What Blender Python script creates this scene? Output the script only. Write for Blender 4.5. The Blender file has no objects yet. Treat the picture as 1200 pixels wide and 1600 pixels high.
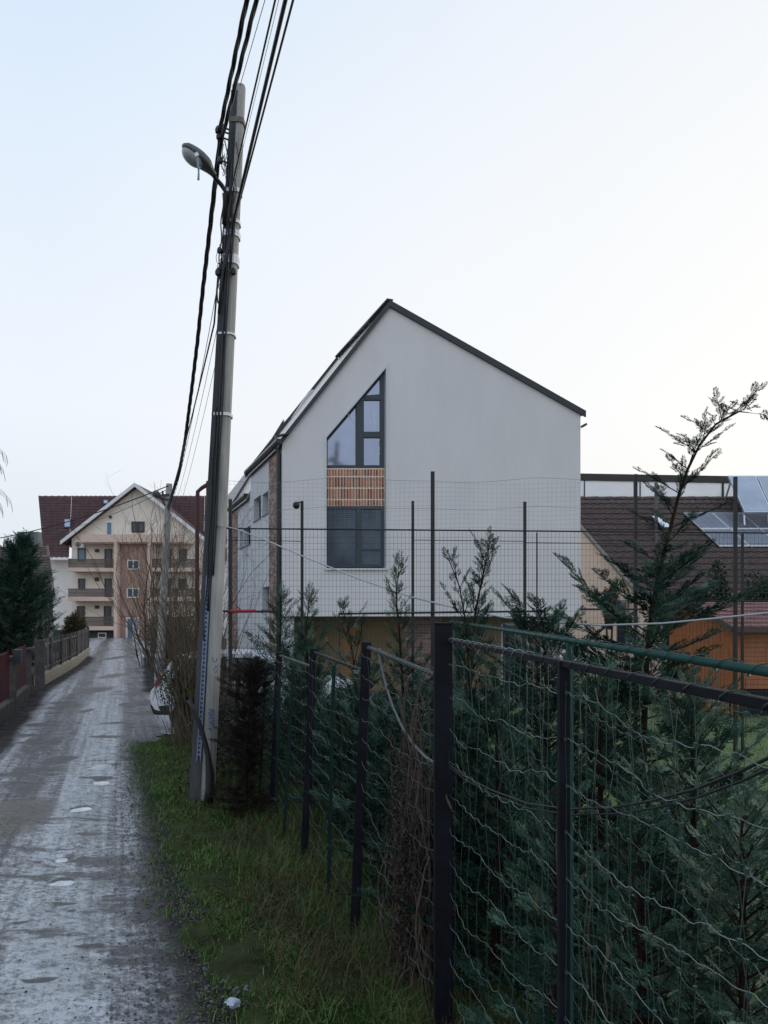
import bpy, math, random
import numpy as np
from mathutils import Vector, Matrix, geometry, noise

random.seed(7)
NP = np.random.default_rng(7)
scene = bpy.context.scene
COL = scene.collection
R = math.radians

# ------------------------------------------------------------------ camera, world, sun, exposure
CAM_H = 2.30
cam_data = bpy.data.cameras.new('camera')
cam_data.sensor_fit = 'VERTICAL'
cam_data.sensor_height = 36.0
cam_data.lens = 26.0
cam_data.shift_y = 155.0 / 1600.0
cam_data.clip_start = 0.05
cam_data.clip_end = 6000.0
cam = bpy.data.objects.new('camera', cam_data)
COL.objects.link(cam)
cam.location = (0, 0, CAM_H)
cam.rotation_euler = (R(90), 0, 0)
scene.camera = cam

SUN_EL, SUN_AZ = 7.0, 52.0          # azimuth measured from straight ahead (+Y) towards the right (+X)
world = bpy.data.worlds.new('World')
scene.world = world
world.use_nodes = True
wn, wl = world.node_tree.nodes, world.node_tree.links
wn.clear()
w_out = wn.new('ShaderNodeOutputWorld')
w_sky = wn.new('ShaderNodeTexSky')
w_sky.sky_type = 'NISHITA'
w_sky.sun_disc = False
w_sky.sun_elevation = R(SUN_EL)
w_sky.sun_rotation = R(SUN_AZ)
w_sky.dust_density = 4.0
w_sky.air_density = 1.2
w_bg = wn.new('ShaderNodeBackground')
w_bg.inputs['Strength'].default_value = 0.10
wl.new(w_sky.outputs[0], w_bg.inputs['Color'])
# thin even veil of high mist over the whole dome: paler and warmer low down towards the sun, bluer overhead
w_tc = wn.new('ShaderNodeTexCoord')
w_sep = wn.new('ShaderNodeSeparateXYZ')
wl.new(w_tc.outputs['Generated'], w_sep.inputs[0])
w_ramp = wn.new('ShaderNodeValToRGB')
cr = w_ramp.color_ramp
cr.elements[0].position = 0.0
cr.elements[0].color = (0.66, 0.74, 0.83, 1)
cr.elements[1].position = 1.0
cr.elements[1].color = (0.46, 0.62, 0.86, 1)
for p_, c_ in ((0.10, (0.73, 0.79, 0.85)), (0.25, (0.80, 0.85, 0.92)), (0.50, (0.71, 0.80, 0.91)), (0.68, (0.60, 0.73, 0.90))):
    e_ = cr.elements.new(p_)
    e_.color = (*c_, 1)
wl.new(w_sep.outputs['Z'], w_ramp.inputs[0])
w_dot = wn.new('ShaderNodeVectorMath')
w_dot.operation = 'DOT_PRODUCT'
w_dot.inputs[1].default_value = (math.sin(R(SUN_AZ)), math.cos(R(SUN_AZ)), 0.10)
wl.new(w_tc.outputs['Generated'], w_dot.inputs[0])
w_map = wn.new('ShaderNodeMapRange')
w_map.inputs['From Min'].default_value = 0.25
w_map.inputs['From Max'].default_value = 1.0
w_map.inputs['To Min'].default_value = 0.0
w_map.inputs['To Max'].default_value = 0.9
wl.new(w_dot.outputs['Value'], w_map.inputs['Value'])
w_mix = wn.new('ShaderNodeMix')
w_mix.data_type = 'RGBA'
w_mix.inputs['B'].default_value = (0.915, 0.90, 0.875, 1)
wl.new(w_map.outputs[0], w_mix.inputs['Factor'])
wl.new(w_ramp.outputs[0], w_mix.inputs['A'])
w_noise = wn.new('ShaderNodeTexNoise')
w_noise.inputs['Scale'].default_value = 1.6
w_noise.inputs['Detail'].default_value = 3.0
wl.new(w_tc.outputs['Generated'], w_noise.inputs['Vector'])
w_nm = wn.new('ShaderNodeMapRange')
w_nm.inputs['To Min'].default_value = 0.95
w_nm.inputs['To Max'].default_value = 1.05
wl.new(w_noise.outputs[0], w_nm.inputs['Value'])
w_bg2 = wn.new('ShaderNodeBackground')
wl.new(w_mix.outputs['Result'], w_bg2.inputs['Color'])
wl.new(w_nm.outputs[0], w_bg2.inputs['Strength'])
w_ms = wn.new('ShaderNodeMixShader')
w_ms.inputs[0].default_value = 0.93
wl.new(w_bg.outputs[0], w_ms.inputs[1])
wl.new(w_bg2.outputs[0], w_ms.inputs[2])
wl.new(w_ms.outputs[0], w_out.inputs['Surface'])

sun_data = bpy.data.lights.new('sun', 'SUN')
sun_data.energy = 0.5
sun_data.angle = R(12)
sun_data.color = (1.0, 0.88, 0.74)
sun = bpy.data.objects.new('sun', sun_data)
COL.objects.link(sun)
sd = Vector((math.sin(R(SUN_AZ)) * math.cos(R(SUN_EL)), math.cos(R(SUN_AZ)) * math.cos(R(SUN_EL)), math.sin(R(SUN_EL))))
sun.rotation_euler = sd.to_track_quat('Z', 'Y').to_euler()

scene.view_settings.view_transform = 'Standard'
scene.view_settings.look = 'None'
scene.view_settings.exposure = 0.20
scene.view_settings.gamma = 1.0
scene.view_settings.use_curve_mapping = False
scene.render.engine = 'CYCLES'
scene.cycles.max_bounces = 6
scene.cycles.diffuse_bounces = 3
scene.cycles.transparent_max_bounces = 12

# ------------------------------------------------------------------ materials
_mats = {}


def mat(name, color, rough=0.7, var=0.15, scale=8.0, bump=0.0, bscale=None, metal=0.0, color2=None, stretch=None, spec=0.5, detail=6.0, trans=0.0, bdist=0.02):
    """Principled material: base colour wandering towards color2 through noise, plus fine relief."""
    if name in _mats:
        return _mats[name]
    m = bpy.data.materials.new(name)
    m.use_nodes = True
    n, l = m.node_tree.nodes, m.node_tree.links
    b = n['Principled BSDF']
    b.inputs['Roughness'].default_value = rough
    b.inputs['Metallic'].default_value = metal
    b.inputs['Specular IOR Level'].default_value = spec
    tc = n.new('ShaderNodeTexCoord')
    mp = n.new('ShaderNodeMapping')
    if stretch:
        mp.inputs['Scale'].default_value = stretch
    l.new(tc.outputs['Object'], mp.inputs[0])
    nz = n.new('ShaderNodeTexNoise')
    nz.inputs['Scale'].default_value = scale
    nz.inputs['Detail'].default_value = detail
    nz.inputs['Roughness'].default_value = 0.65
    l.new(mp.outputs[0], nz.inputs['Vector'])
    rp = n.new('ShaderNodeValToRGB')
    c1 = color
    if color2 is None:
        lo = [max(0, c * (1 - var)) for c in color]
        hi = [min(1, c * (1 + var)) for c in color]
    else:
        lo, hi = c1, color2
    rp.color_ramp.elements[0].position = 0.32
    rp.color_ramp.elements[1].position = 0.68
    rp.color_ramp.elements[0].color = (*lo, 1)
    rp.color_ramp.elements[1].color = (*hi, 1)
    l.new(nz.outputs[0], rp.inputs[0])
    l.new(rp.outputs[0], b.inputs['Base Color'])
    if trans:
        b.inputs['Transmission Weight'].default_value = trans
    if bump:
        n2 = n.new('ShaderNodeTexNoise')
        n2.inputs['Scale'].default_value = bscale or scale * 4
        n2.inputs['Detail'].default_value = 5
        l.new(mp.outputs[0], n2.inputs['Vector'])
        bp = n.new('ShaderNodeBump')
        bp.inputs['Strength'].default_value = bump
        bp.inputs['Distance'].default_value = bdist
        l.new(n2.outputs[0], bp.inputs['Height'])
        l.new(bp.outputs[0], b.inputs['Normal'])
    _mats[name] = m
    return m


def leafmat(name, cols, rough=0.55, scale=3.0, spec=0.3, trans=0.0):
    """foliage: colour wanders by place and from leaf to leaf (attribute tint)"""
    m = bpy.data.materials.new(name)
    m.use_nodes = True
    n, l = m.node_tree.nodes, m.node_tree.links
    b = n['Principled BSDF']
    b.inputs['Roughness'].default_value = rough
    b.inputs['Specular IOR Level'].default_value = spec
    at = n.new('ShaderNodeAttribute')
    at.attribute_name = 'tint'
    tc = n.new('ShaderNodeTexCoord')
    nz = n.new('ShaderNodeTexNoise')
    nz.inputs['Scale'].default_value = scale
    nz.inputs['Detail'].default_value = 3
    l.new(tc.outputs['Object'], nz.inputs['Vector'])
    mx = n.new('ShaderNodeMath')
    mx.operation = 'MULTIPLY_ADD'
    l.new(nz.outputs[0], mx.inputs[0])
    mx.inputs[1].default_value = 0.7
    ad = n.new('ShaderNodeMath')
    ad.operation = 'MULTIPLY_ADD'
    l.new(at.outputs['Fac'], ad.inputs[0])
    ad.inputs[1].default_value = 0.7
    ad.inputs[2].default_value = -0.2
    l.new(ad.outputs[0], mx.inputs[2])
    rp = n.new('ShaderNodeValToRGB')
    e = rp.color_ramp.elements
    e[0].position = 0.15
    e[0].color = (*cols[0], 1)
    e[1].position = 0.95
    e[1].color = (*cols[-1], 1)
    for i, c in enumerate(cols[1:-1]):
        k = e.new(0.15 + 0.8 * (i + 1) / (len(cols) - 1))
        k.color = (*c, 1)
    l.new(mx.outputs[0], rp.inputs[0])
    l.new(rp.outputs[0], b.inputs['Base Color'])
    _mats[name] = m
    return m


# ------------------------------------------------------------------ mesh builder
class MB:
    def __init__(self):
        self.v, self.f = [], []

    def add(self, vs, fs):
        o = len(self.v)
        self.v.extend([tuple(p) for p in vs])
        self.f.extend([tuple(i + o for i in f) for f in fs])
        return self

    def box(self, c, s, rz=0.0, M=None):
        x, y, z = s[0] / 2, s[1] / 2, s[2] / 2
        ca, sa = math.cos(rz), math.sin(rz)
        vs = []
        for dz in (-z, z):
            for dx, dy in ((-x, -y), (x, -y), (x, y), (-x, y)):
                vs.append((c[0] + dx * ca - dy * sa, c[1] + dx * sa + dy * ca, c[2] + dz))
        return self.add(vs, [(3, 2, 1, 0), (4, 5, 6, 7), (0, 1, 5, 4), (1, 2, 6, 5), (2, 3, 7, 6), (3, 0, 4, 7)])

    def hexa(self, p):   # 8 corner points, bottom 4 then top 4
        return self.add(p, [(3, 2, 1, 0), (4, 5, 6, 7), (0, 1, 5, 4), (1, 2, 6, 5), (2, 3, 7, 6), (3, 0, 4, 7)])

    def bar(self, a, b, w, h, up=(0, 0, 1)):
        a, b = Vector(a), Vector(b)
        d = (b - a).normalized()
        u = Vector(up)
        s = d.cross(u)
        if s.length < 1e-4:
            s = d.cross(Vector((0, 1, 0)))
        s.normalize()
        t = s.cross(d).normalized()
        vs = []
        for q in (a, b):
            for i, j in ((-1, -1), (1, -1), (1, 1), (-1, 1)):
                vs.append(q + s * (i * w / 2) + t * (j * h / 2))
        return self.add(vs, [(3, 2, 1, 0), (4, 5, 6, 7), (0, 1, 5, 4), (1, 2, 6, 5), (2, 3, 7, 6), (3, 0, 4, 7)])

    def tube(self, pts, rad, n=6, cap=True):
        pts = [Vector(p) for p in pts]
        if not hasattr(rad, '__len__'):
            rad = [rad] * len(pts)
        vs, fs = [], []
        ref = Vector((0, 0, 1))
        d0 = (pts[1] - pts[0]).normalized()
        if abs(d0.z) > 0.9:
            ref = Vector((1, 0, 0))
        for i, p in enumerate(pts):
            d = (pts[min(i + 1, len(pts) - 1)] - pts[max(i - 1, 0)]).normalized()
            s = d.cross(ref)
            if s.length < 1e-3:
                s = d.cross(Vector((0, 1, 0)))
            s.normalize()
            t = d.cross(s)
            for k in range(n):
                a = 2 * math.pi * k / n
                vs.append(p + (s * math.cos(a) + t * math.sin(a)) * rad[i])
        for i in range(len(pts) - 1):
            for k in range(n):
                k2 = (k + 1) % n
                fs.append((i * n + k, i * n + k2, (i + 1) * n + k2, (i + 1) * n + k))
        if cap:
            fs.append(tuple(range(n))[::-1])
            fs.append(tuple((len(pts) - 1) * n + k for k in range(n)))
        return self.add(vs, fs)

    def lathe(self, c, prof, n=16):   # prof: (radius, z)
        vs, fs = [], []
        for r, z in prof:
            for k in range(n):
                a = 2 * math.pi * k / n
                vs.append((c[0] + r * math.cos(a), c[1] + r * math.sin(a), c[2] + z))
        for i in range(len(prof) - 1):
            for k in range(n):
                k2 = (k + 1) % n
                fs.append((i * n + k, i * n + k2, (i + 1) * n + k2, (i + 1) * n + k))
        fs.append(tuple(range(n))[::-1])
        fs.append(tuple((len(prof) - 1) * n + k for k in range(n)))
        return self.add(vs, fs)

    def prism(self, poly, fn, d0, d1):
        """poly in (u,v), pushed from depth d0 to d1 through fn(u,v,d)"""
        n = len(poly)
        vs = [fn(u, v, d0) for u, v in poly] + [fn(u, v, d1) for u, v in poly]
        fs = [tuple(range(n)), tuple(range(n, 2 * n))[::-1]]
        for i in range(n):
            j = (i + 1) % n
            fs.append((i, i + n, j + n, j))
        return self.add(vs, fs)

    def wall(self, outer, holes, fn, d0, d1):
        """wall panel with holes; front at d0, back at d1, reveals closed"""
        loops = [outer] + holes
        polys = [[Vector((u, v, 0)) for u, v in lp] for lp in loops]
        tris = geometry.tessellate_polygon(polys)
        flat = [p for lp in loops for p in lp]
        n = len(flat)
        vs = [fn(u, v, d0) for u, v in flat] + [fn(u, v, d1) for u, v in flat]
        fs = [tuple(t) for t in tris] + [tuple(i + n for i in t)[::-1] for t in tris]
        k = 0
        for lp in loops:
            m = len(lp)
            for i in range(m):
                j = (i + 1) % m
                fs.append((k + i, k + i + n, k + j + n, k + j))
            k += m
        return self.add(vs, fs)

    def build(self, name, m=None, parent=None, smooth=False, bevel=0.0, fix=True):
        me = bpy.data.meshes.new(name)
        me.from_pydata(self.v, [], self.f)
        if m:
            me.materials.append(m)
        if fix:
            import bmesh
            bm = bmesh.new()
            bm.from_mesh(me)
            bmesh.ops.recalc_face_normals(bm, faces=bm.faces)
            bm.to_mesh(me)
            bm.free()
        if smooth:
            me.shade_smooth()
        me.update()
        o = bpy.data.objects.new(name, me)
        COL.objects.link(o)
        if parent:
            put(o, parent)
        if bevel:
            bv = o.modifiers.new('bevel', 'BEVEL')
            bv.width = bevel
            bv.segments = 2
            bv.limit_method = 'ANGLE'
        return o


def put(o, parent):
    """parent while keeping the world position the mesh was written in"""
    o.parent = parent
    root, off = parent, Vector((0, 0, 0))
    while root:
        off += Vector(root.location)
        root = root.parent
    o.location = -off
    return o


def empty(name, loc):
    o = bpy.data.objects.new(name, None)
    o.empty_display_size = 0.2
    o.location = loc
    COL.objects.link(o)
    return o


def tag(o, label=None, cat=None, group=None, kind=None):
    if label:
        o['label'] = label
    if cat:
        o['category'] = cat
    if group:
        o['group'] = group
    if kind:
        o['kind'] = kind
    return o


def thing(name, loc, label, cat, group=None):
    return tag(empty(name, loc), label, cat, group)


def dup(src, parent, loc):
    c = src.copy()
    COL.objects.link(c)
    c.parent = parent
    c.location = loc
    return c


def npmesh(name, V, F, m, parent=None, tint=None, smooth=False, kind=None):
    """big mesh from numpy arrays; F is (n,3) or (n,4)"""
    me = bpy.data.meshes.new(name)
    k = F.shape[1]
    me.vertices.add(len(V))
    me.vertices.foreach_set('co', np.ascontiguousarray(V, dtype=np.float32).ravel())
    me.loops.add(F.size)
    me.loops.foreach_set('vertex_index', np.ascontiguousarray(F, dtype=np.int32).ravel())
    me.polygons.add(len(F))
    me.polygons.foreach_set('loop_start', np.arange(0, F.size, k, dtype=np.int32))
    if tint is not None:
        a = me.attributes.new('tint', 'FLOAT', 'POINT')
        a.data.foreach_set('value', np.ascontiguousarray(tint, dtype=np.float32))
    me.materials.append(m)
    me.update(calc_edges=True)
    if smooth:
        me.shade_smooth()
    o = bpy.data.objects.new(name, me)
    COL.objects.link(o)
    if parent:
        put(o, parent)
    if kind:
        o['kind'] = kind
    return o


def at(px, py, Y):
    """a point of the place from a bearing and a distance: used while surveying, gives metres"""
    return Vector(((px - 600) / 1155.6 * Y, Y, CAM_H + (955 - py) / 1155.6 * Y))


STREET = Vector((-0.376, 1.0, 0.0))      # the lane and the house sides run this way


def lerp(a, b, t):
    return a + (b - a) * t


def pw(x, tab):
    """piecewise linear table"""
    if x <= tab[0][0]:
        (a, b), (c, d) = tab[0], tab[1]
    elif x >= tab[-1][0]:
        (a, b), (c, d) = tab[-2], tab[-1]
    else:
        for i in range(len(tab) - 1):
            if tab[i][0] <= x <= tab[i + 1][0]:
                (a, b), (c, d) = tab[i], tab[i + 1]
                break
    return b + (d - b) * (x - a) / (c - a)


LEFT = [(0, -2.0), (13.98, -7.26), (21.6, -10.1), (31.2, -12.9), (39.6, -15.7), (46, -18.3), (55, -22.0), (66, -26.5)]
RIGHT = [(0, 0.75), (12.35, -3.96), (13.2, -4.05), (15.5, -4.3), (18.5, -5.5), (22.9, -7.2), (31.2, -9.9), (55, -17.7), (66, -20.8)]
# ------------------------------------------------------------------ ground
M_earth = mat('damp_earth', (0.035, 0.028, 0.022), 0.9, spec=.15, color2=(0.075, 0.062, 0.045), scale=2.5, bump=0.6, bscale=30)
M_turf = mat('turf_soil', (0.026, 0.026, 0.014), 0.95, spec=.08, color2=(0.048, 0.070, 0.024), scale=5, bump=0.8, bscale=45)
M_lawn = mat('lawn_green', (0.085, 0.13, 0.045), 0.9, color2=(0.15, 0.20, 0.075), scale=3.0, bump=0.8, bscale=120)

g = MB()
g.add([(-1500, -60, -0.12), (1500, -60, -0.12), (1500, 3000, -0.12), (-1500, 3000, -0.12)], [(0, 1, 2, 3)])
tag(g.build('ground', M_earth), kind='structure')


def road_mat():
    m = bpy.data.materials.new('wet_worn_lane')
    m.use_nodes = True
    n, l = m.node_tree.nodes, m.node_tree.links
    b = n['Principled BSDF']

    def node(t, **k):
        q = n.new(t)
        for a, v in k.items():
            setattr(q, a, v)
        return q

    def math_(op, a, bb=None, clamp=False):
        q = node('ShaderNodeMath', operation=op, use_clamp=clamp)
        for i, v in enumerate((a, bb)):
            if v is None:
                continue
            if isinstance(v, (int, float)):
                q.inputs[i].default_value = v
            else:
                l.new(v, q.inputs[i])
        return q.outputs[0]

    def rng(v, a, c, d=0.0, e=1.0):
        q = node('ShaderNodeMapRange')
        q.interpolation_type = 'SMOOTHSTEP'
        for nm, x in (('From Min', a), ('From Max', c), ('To Min', d), ('To Max', e)):
            q.inputs[nm].default_value = x
        l.new(v, q.inputs['Value'])
        return q.outputs[0]

    uv = node('ShaderNodeUVMap')          # u: metres across from the right edge, v: metres along, both along the lane

    def nz(sc, stretch, det=5, rough=0.6, off=(0, 0, 0)):
        mp = node('ShaderNodeMapping')
        mp.inputs['Scale'].default_value = stretch
        mp.inputs['Location'].default_value = off
        l.new(uv.outputs[0], mp.inputs[0])
        q = node('ShaderNodeTexNoise')
        q.inputs['Scale'].default_value = sc
        q.inputs['Detail'].default_value = det
        q.inputs['Roughness'].default_value = rough
        l.new(mp.outputs[0], q.inputs['Vector'])
        return q.outputs[0]
    sep = node('ShaderNodeSeparateXYZ')
    l.new(uv.outputs[0], sep.inputs[0])
    u = sep.outputs[0]
    edge = node('ShaderNodeAttribute', attribute_name='edge').outputs['Fac']
    streak = nz(1.0, (4.0, 0.10, 1), 5, 0.6)
    fine_streak = nz(1.0, (11.0, 0.18, 1), 7, 0.7, (3, 1, 0))
    blot = nz(1.0, (0.9, 0.55, 1), 7, 0.65, (5, 2, 0))
    cross = nz(1.0, (1.6, 3.2, 1), 7, 0.72, (9, 4, 0))
    grit = nz(70.0, (1, 1, 1), 4, 0.8)
    gravel = rng(nz(22.0, (1, 1, 1), 5, 0.8, (1, 7, 0)), 0.34, 0.66)
    lumps = rng(nz(7.0, (1, 1.5, 1), 5, 0.75, (4, 2, 0)), 0.36, 0.64)
    # wheel tracks: packed and shiny where tyres run; pale streaks paint in wet sky sheen
    wav = math_('ABSOLUTE', math_('SINE', math_('MULTIPLY', u, 2.05)))
    track = rng(math_('ADD', wav, math_('MULTIPLY', math_('SUBTRACT', streak, 0.5), 1.6)), 0.25, 0.95)
    muck = rng(math_('ADD', blot, math_('MULTIPLY', math_('SUBTRACT', cross, 0.5), 0.7)), 0.44, 0.66)
    muck = math_('MULTIPLY', muck, math_('SUBTRACT', 1.25, track), clamp=True)
    ring = node('ShaderNodeAttribute', attribute_name='ring').outputs['Fac']
    ringn = rng(math_('ADD', ring, math_('MULTIPLY', math_('SUBTRACT', cross, 0.5), 1.6)), 0.30, 0.62)
    mound = node('ShaderNodeAttribute', attribute_name='mound').outputs['Fac']
    # shallow wet dips lying crosswise in the worn surface
    dips = nz(1.0, (1.1, 2.6, 1), 6, 0.7, (2, 13, 0))
    where = nz(1.0, (0.55, 0.22, 1), 3, 0.5, (7, 5, 0))
    dipf = rng(math_('ADD', dips, math_('MULTIPLY', math_('SUBTRACT', where, 0.5), 0.55)), 0.57, 0.66)
    muck = math_('MAXIMUM', math_('MAXIMUM', muck, math_('MULTIPLY', ringn, 0.95)), math_('MULTIPLY', dipf, 0.85))
    rp = node('ShaderNodeValToRGB')
    e = rp.color_ramp.elements
    e[0].position, e[0].color = 0.10, (0.050, 0.050, 0.055, 1)
    e[1].position, e[1].color = 0.92, (0.64, 0.66, 0.69, 1)
    k = e.new(0.5)
    k.color = (0.27, 0.273, 0.285, 1)
    base = math_('ADD', math_('MULTIPLY', track, 0.46), math_('MULTIPLY', math_('SUBTRACT', fine_streak, 0.32), 1.5))
    base = math_('ADD', base, math_('ADD', math_('MULTIPLY', math_('SUBTRACT', gravel, 0.5), 0.62), math_('MULTIPLY', math_('SUBTRACT', lumps, 0.5), 0.42)))
    base = math_('ADD', base, math_('MULTIPLY', math_('SUBTRACT', blot, 0.5), 0.5), clamp=True)
    l.new(base, rp.inputs[0])
    mx = node('ShaderNodeMix', data_type='RGBA')
    l.new(muck, mx.inputs['Factor'])
    l.new(rp.outputs[0], mx.inputs['A'])
    mx.inputs['B'].default_value = (0.065, 0.060, 0.060, 1)
    # muddy verges
    nedge = math_('ADD', edge, math_('MULTIPLY', math_('SUBTRACT', blot, 0.5), 0.55))
    nedge = math_('ADD', nedge, math_('MULTIPLY', math_('SUBTRACT', gravel, 0.5), 0.22))
    ef = rng(nedge, 0.42, 0.80)
    mx2 = node('ShaderNodeMix', data_type='RGBA')
    l.new(ef, mx2.inputs['Factor'])
    mxm = node('ShaderNodeMix', data_type='RGBA')
    l.new(rng(math_('ADD', mound, math_('MULTIPLY', math_('SUBTRACT', gravel, 0.5), 0.6)), 0.2, 0.55), mxm.inputs['Factor'])
    l.new(mx.outputs['Result'], mxm.inputs['A'])
    mr = node('ShaderNodeValToRGB')
    mr.color_ramp.elements[0].color = (0.03, 0.028, 0.026, 1)
    mr.color_ramp.elements[1].color = (0.21, 0.19, 0.165, 1)
    l.new(gravel, mr.inputs[0])
    l.new(mr.outputs[0], mxm.inputs['B'])
    l.new(mxm.outputs['Result'], mx2.inputs['A'])
    mudr = node('ShaderNodeValToRGB')
    mudr.color_ramp.elements[0].color = (0.008, 0.007, 0.008, 1)
    mudr.color_ramp.elements[1].color = (0.085, 0.072, 0.070, 1)
    mudr.color_ramp.elements[0].position = 0.1
    mudr.color_ramp.elements[1].position = 1.0
    l.new(gravel, mudr.inputs[0])
    l.new(mudr.outputs[0], mx2.inputs['B'])
    l.new(mx2.outputs['Result'], b.inputs['Base Color'])
    wet = rng(cross, 0.38, 0.62, 0.10, 0.42)
    wet = math_('ADD', wet, math_('MULTIPLY', muck, 0.12))
    wet = math_('ADD', wet, math_('MULTIPLY', ef, 0.45))
    l.new(math_('SUBTRACT', 0.6, math_('MULTIPLY', ef, 0.5)), b.inputs['Specular IOR Level'])
    wet = math_('SUBTRACT', wet, math_('MULTIPLY', track, 0.02), clamp=True)
    l.new(wet, b.inputs['Roughness'])
    h = math_('ADD', math_('MULTIPLY', gravel, 0.30), math_('MULTIPLY', grit, 0.35))
    h = math_('ADD', h, math_('MULTIPLY', cross, 0.5))
    h = math_('ADD', h, math_('MULTIPLY', lumps, 0.30))
    bp = node('ShaderNodeBump')
    bp.inputs['Strength'].default_value = 0.6
    bp.inputs['Distance'].default_value = 0.030
    l.new(h, bp.inputs['Height'])
    l.new(bp.outputs[0], b.inputs['Normal'])
    return m


PUDDLES = []      # (x, y, radius across, radius along)
for px, py, w in ((165, 1197, 34), (154, 1221, 30), (126, 1262, 30), (172, 1178, 20), (166, 1156, 20), (166, 1143, 22), (110, 1145, 12), (3, 1216, 18), (100, 1340, 26), (95, 1376, 28)):
    Y = CAM_H * 1155.6 / (py - 955)
    PUDDLES.append(((px - 600) / 1155.6 * Y, Y, w / 2 / 1155.6 * Y, w / 2 / 1155.6 * Y * (0.95 if w > 24 else 0.7)))

WETS = []         # dark wet hollows and old patches, (x, y, half width, half length)
for px, py, w, h in ((222, 1082, 50, 12), (214, 1100, 56, 11), (228, 1114, 40, 9), (208, 1045, 40, 4), (176, 1056, 34, 10), (150, 1078, 46, 12), (134, 1111, 20, 7), (98, 1098, 50, 4), (86, 1106, 44, 4), (90, 1114, 50, 3),
                     (64, 1133, 52, 6), (78, 1128, 24, 3), (44, 1148, 46, 4), (40, 1160, 34, 4), (46, 1168, 26, 3), (175, 1130, 44, 4), (170, 1150, 70, 4), (94, 1186, 50, 16), (20, 1210, 60, 6), (80, 1209, 40, 5), (60, 1222, 26, 6), (150, 1214, 60, 5),
                     (180, 1028, 24, 8), (195, 1015, 40, 2), (60, 1345, 24, 5), (100, 1410, 50, 6), (30, 1440, 40, 5), (140, 1480, 60, 6), (60, 1530, 60, 6), (170, 1400, 30, 8)):
    Y = CAM_H * 1155.6 / (py - 955)
    WETS.append(((px - 600) / 1155.6 * Y, Y, w / 2 / 1155.6 * Y, max(.05, h / 2 * Y * Y / (CAM_H * 1155.6))))


def road_z(x, y):
    z = 0.018 * noise.noise(Vector((x * 0.9, y * 0.55, 0)))
    z += 0.012 * noise.noise(Vector((x * 2.6, y * 2.0, 5)))
    z += 0.009 * noise.noise(Vector((x * 7, y * 5, 9))) + 0.005 * noise.noise(Vector((x * 16, y * 12, 4)))
    for a, b, r1, r2 in WETS:
        if abs(y - b) < r2 and abs(x - a) < r1:
            z -= 0.010 * max(0.0, 1 - ((x - a) / r1) ** 2 - ((y - b) / r2) ** 2)
    z += 0.03 * max(0.0, 1 - ((x + 4.3) / .55) ** 2 - ((y - 7.9) / 1.2) ** 2)
    for a, b, r1, r2 in PUDDLES:
        q = ((x - a) / (r1 * 1.5)) ** 2 + ((y - b) / (r2 * 1.5)) ** 2
        if q < 1.6:
            z -= 0.030 * max(0.0, 1 - q / 1.6)
    return z


def build_road():
    rows = []
    y = 1.0
    while y < 63:
        rows.append(y)
        y += 0.035 + y * 0.0045
    rows.append(64.0)
    nc = 110
    V, UV, E, RG, MD = [], [], [], [], []
    for yy in rows:
        xl, xr = pw(yy, LEFT) - 0.1, pw(yy, RIGHT) + 0.45
        wr = 0.14 * noise.noise(Vector((yy * 0.8, 3, 0))) + 0.05 * noise.noise(Vector((yy * 3.1, 7, 0)))
        for j in range(nc + 1):
            c = j / nc
            x = xl + (xr + wr - xl) * c
            V.append((x, yy, road_z(x, yy)))
            dr = (pw(yy, RIGHT) - x) * 0.94
            UV.append(((-0.352 * yy + 0.35 - x) * 0.94, yy * 1.06))
            # mud strength near both edges
            dl = (x - pw(yy, LEFT)) * 0.94
            e = max(1 - (dr - 0.02) / 0.66, 1 - (dl - 0.10) / 0.75, 0.0)
            if 13 < yy < 21:
                e = max(1 - (dl - 0.1) / 0.7, 0.25)
            if yy > 36:
                e *= max(0.0, 1 - (yy - 36) / 5)
            E.append(min(1.0, max(0.0, e)))
            g_ = 0.0
            for a_, b_, r1_, r2_ in PUDDLES:
                q_ = ((x - a_) / (r1_ * 1.5)) ** 2 + ((yy - b_ - .05) / (r2_ * 1.4)) ** 2
                g_ = max(g_, .62 * (1 - q_ / 1.8))
            for a_, b_, r1_, r2_ in WETS:
                if abs(yy - b_) < r2_ * 2 and abs(x - a_) < r1_ * 2:
                    q_ = ((x - a_) / r1_) ** 2 + ((yy - b_) / r2_) ** 2
                    g_ = max(g_, .95 * (1 - q_ / 1.7))
            RG.append(max(0.0, g_))
            MD.append(max(0.0, 1 - (((x + 4.3) / .55) ** 2 + ((yy - 7.9) / 1.2) ** 2) / 1.5))
    F = []
    for i in range(len(rows) - 1):
        for j in range(nc):
            a = i * (nc + 1) + j
            F.append((a, a + 1, a + nc + 2, a + nc + 1))
    V, F = np.array(V), np.array(F)
    o = npmesh('road', V, F, road_mat(), smooth=True)
    me = o.data
    uv = me.uv_layers.new(name='UVMap')
    UV = np.array(UV, dtype=np.float32)
    uv.data.foreach_set('uv', UV[F.ravel()].ravel())
    a = me.attributes.new('edge', 'FLOAT', 'POINT')
    a.data.foreach_set('value', np.array(E, dtype=np.float32))
    a = me.attributes.new('ring', 'FLOAT', 'POINT')
    a.data.foreach_set('value', np.array(RG, dtype=np.float32))
    a = me.attributes.new('mound', 'FLOAT', 'POINT')
    a.data.foreach_set('value', np.array(MD, dtype=np.float32))
    tag(o, kind='structure')


build_road()

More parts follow.
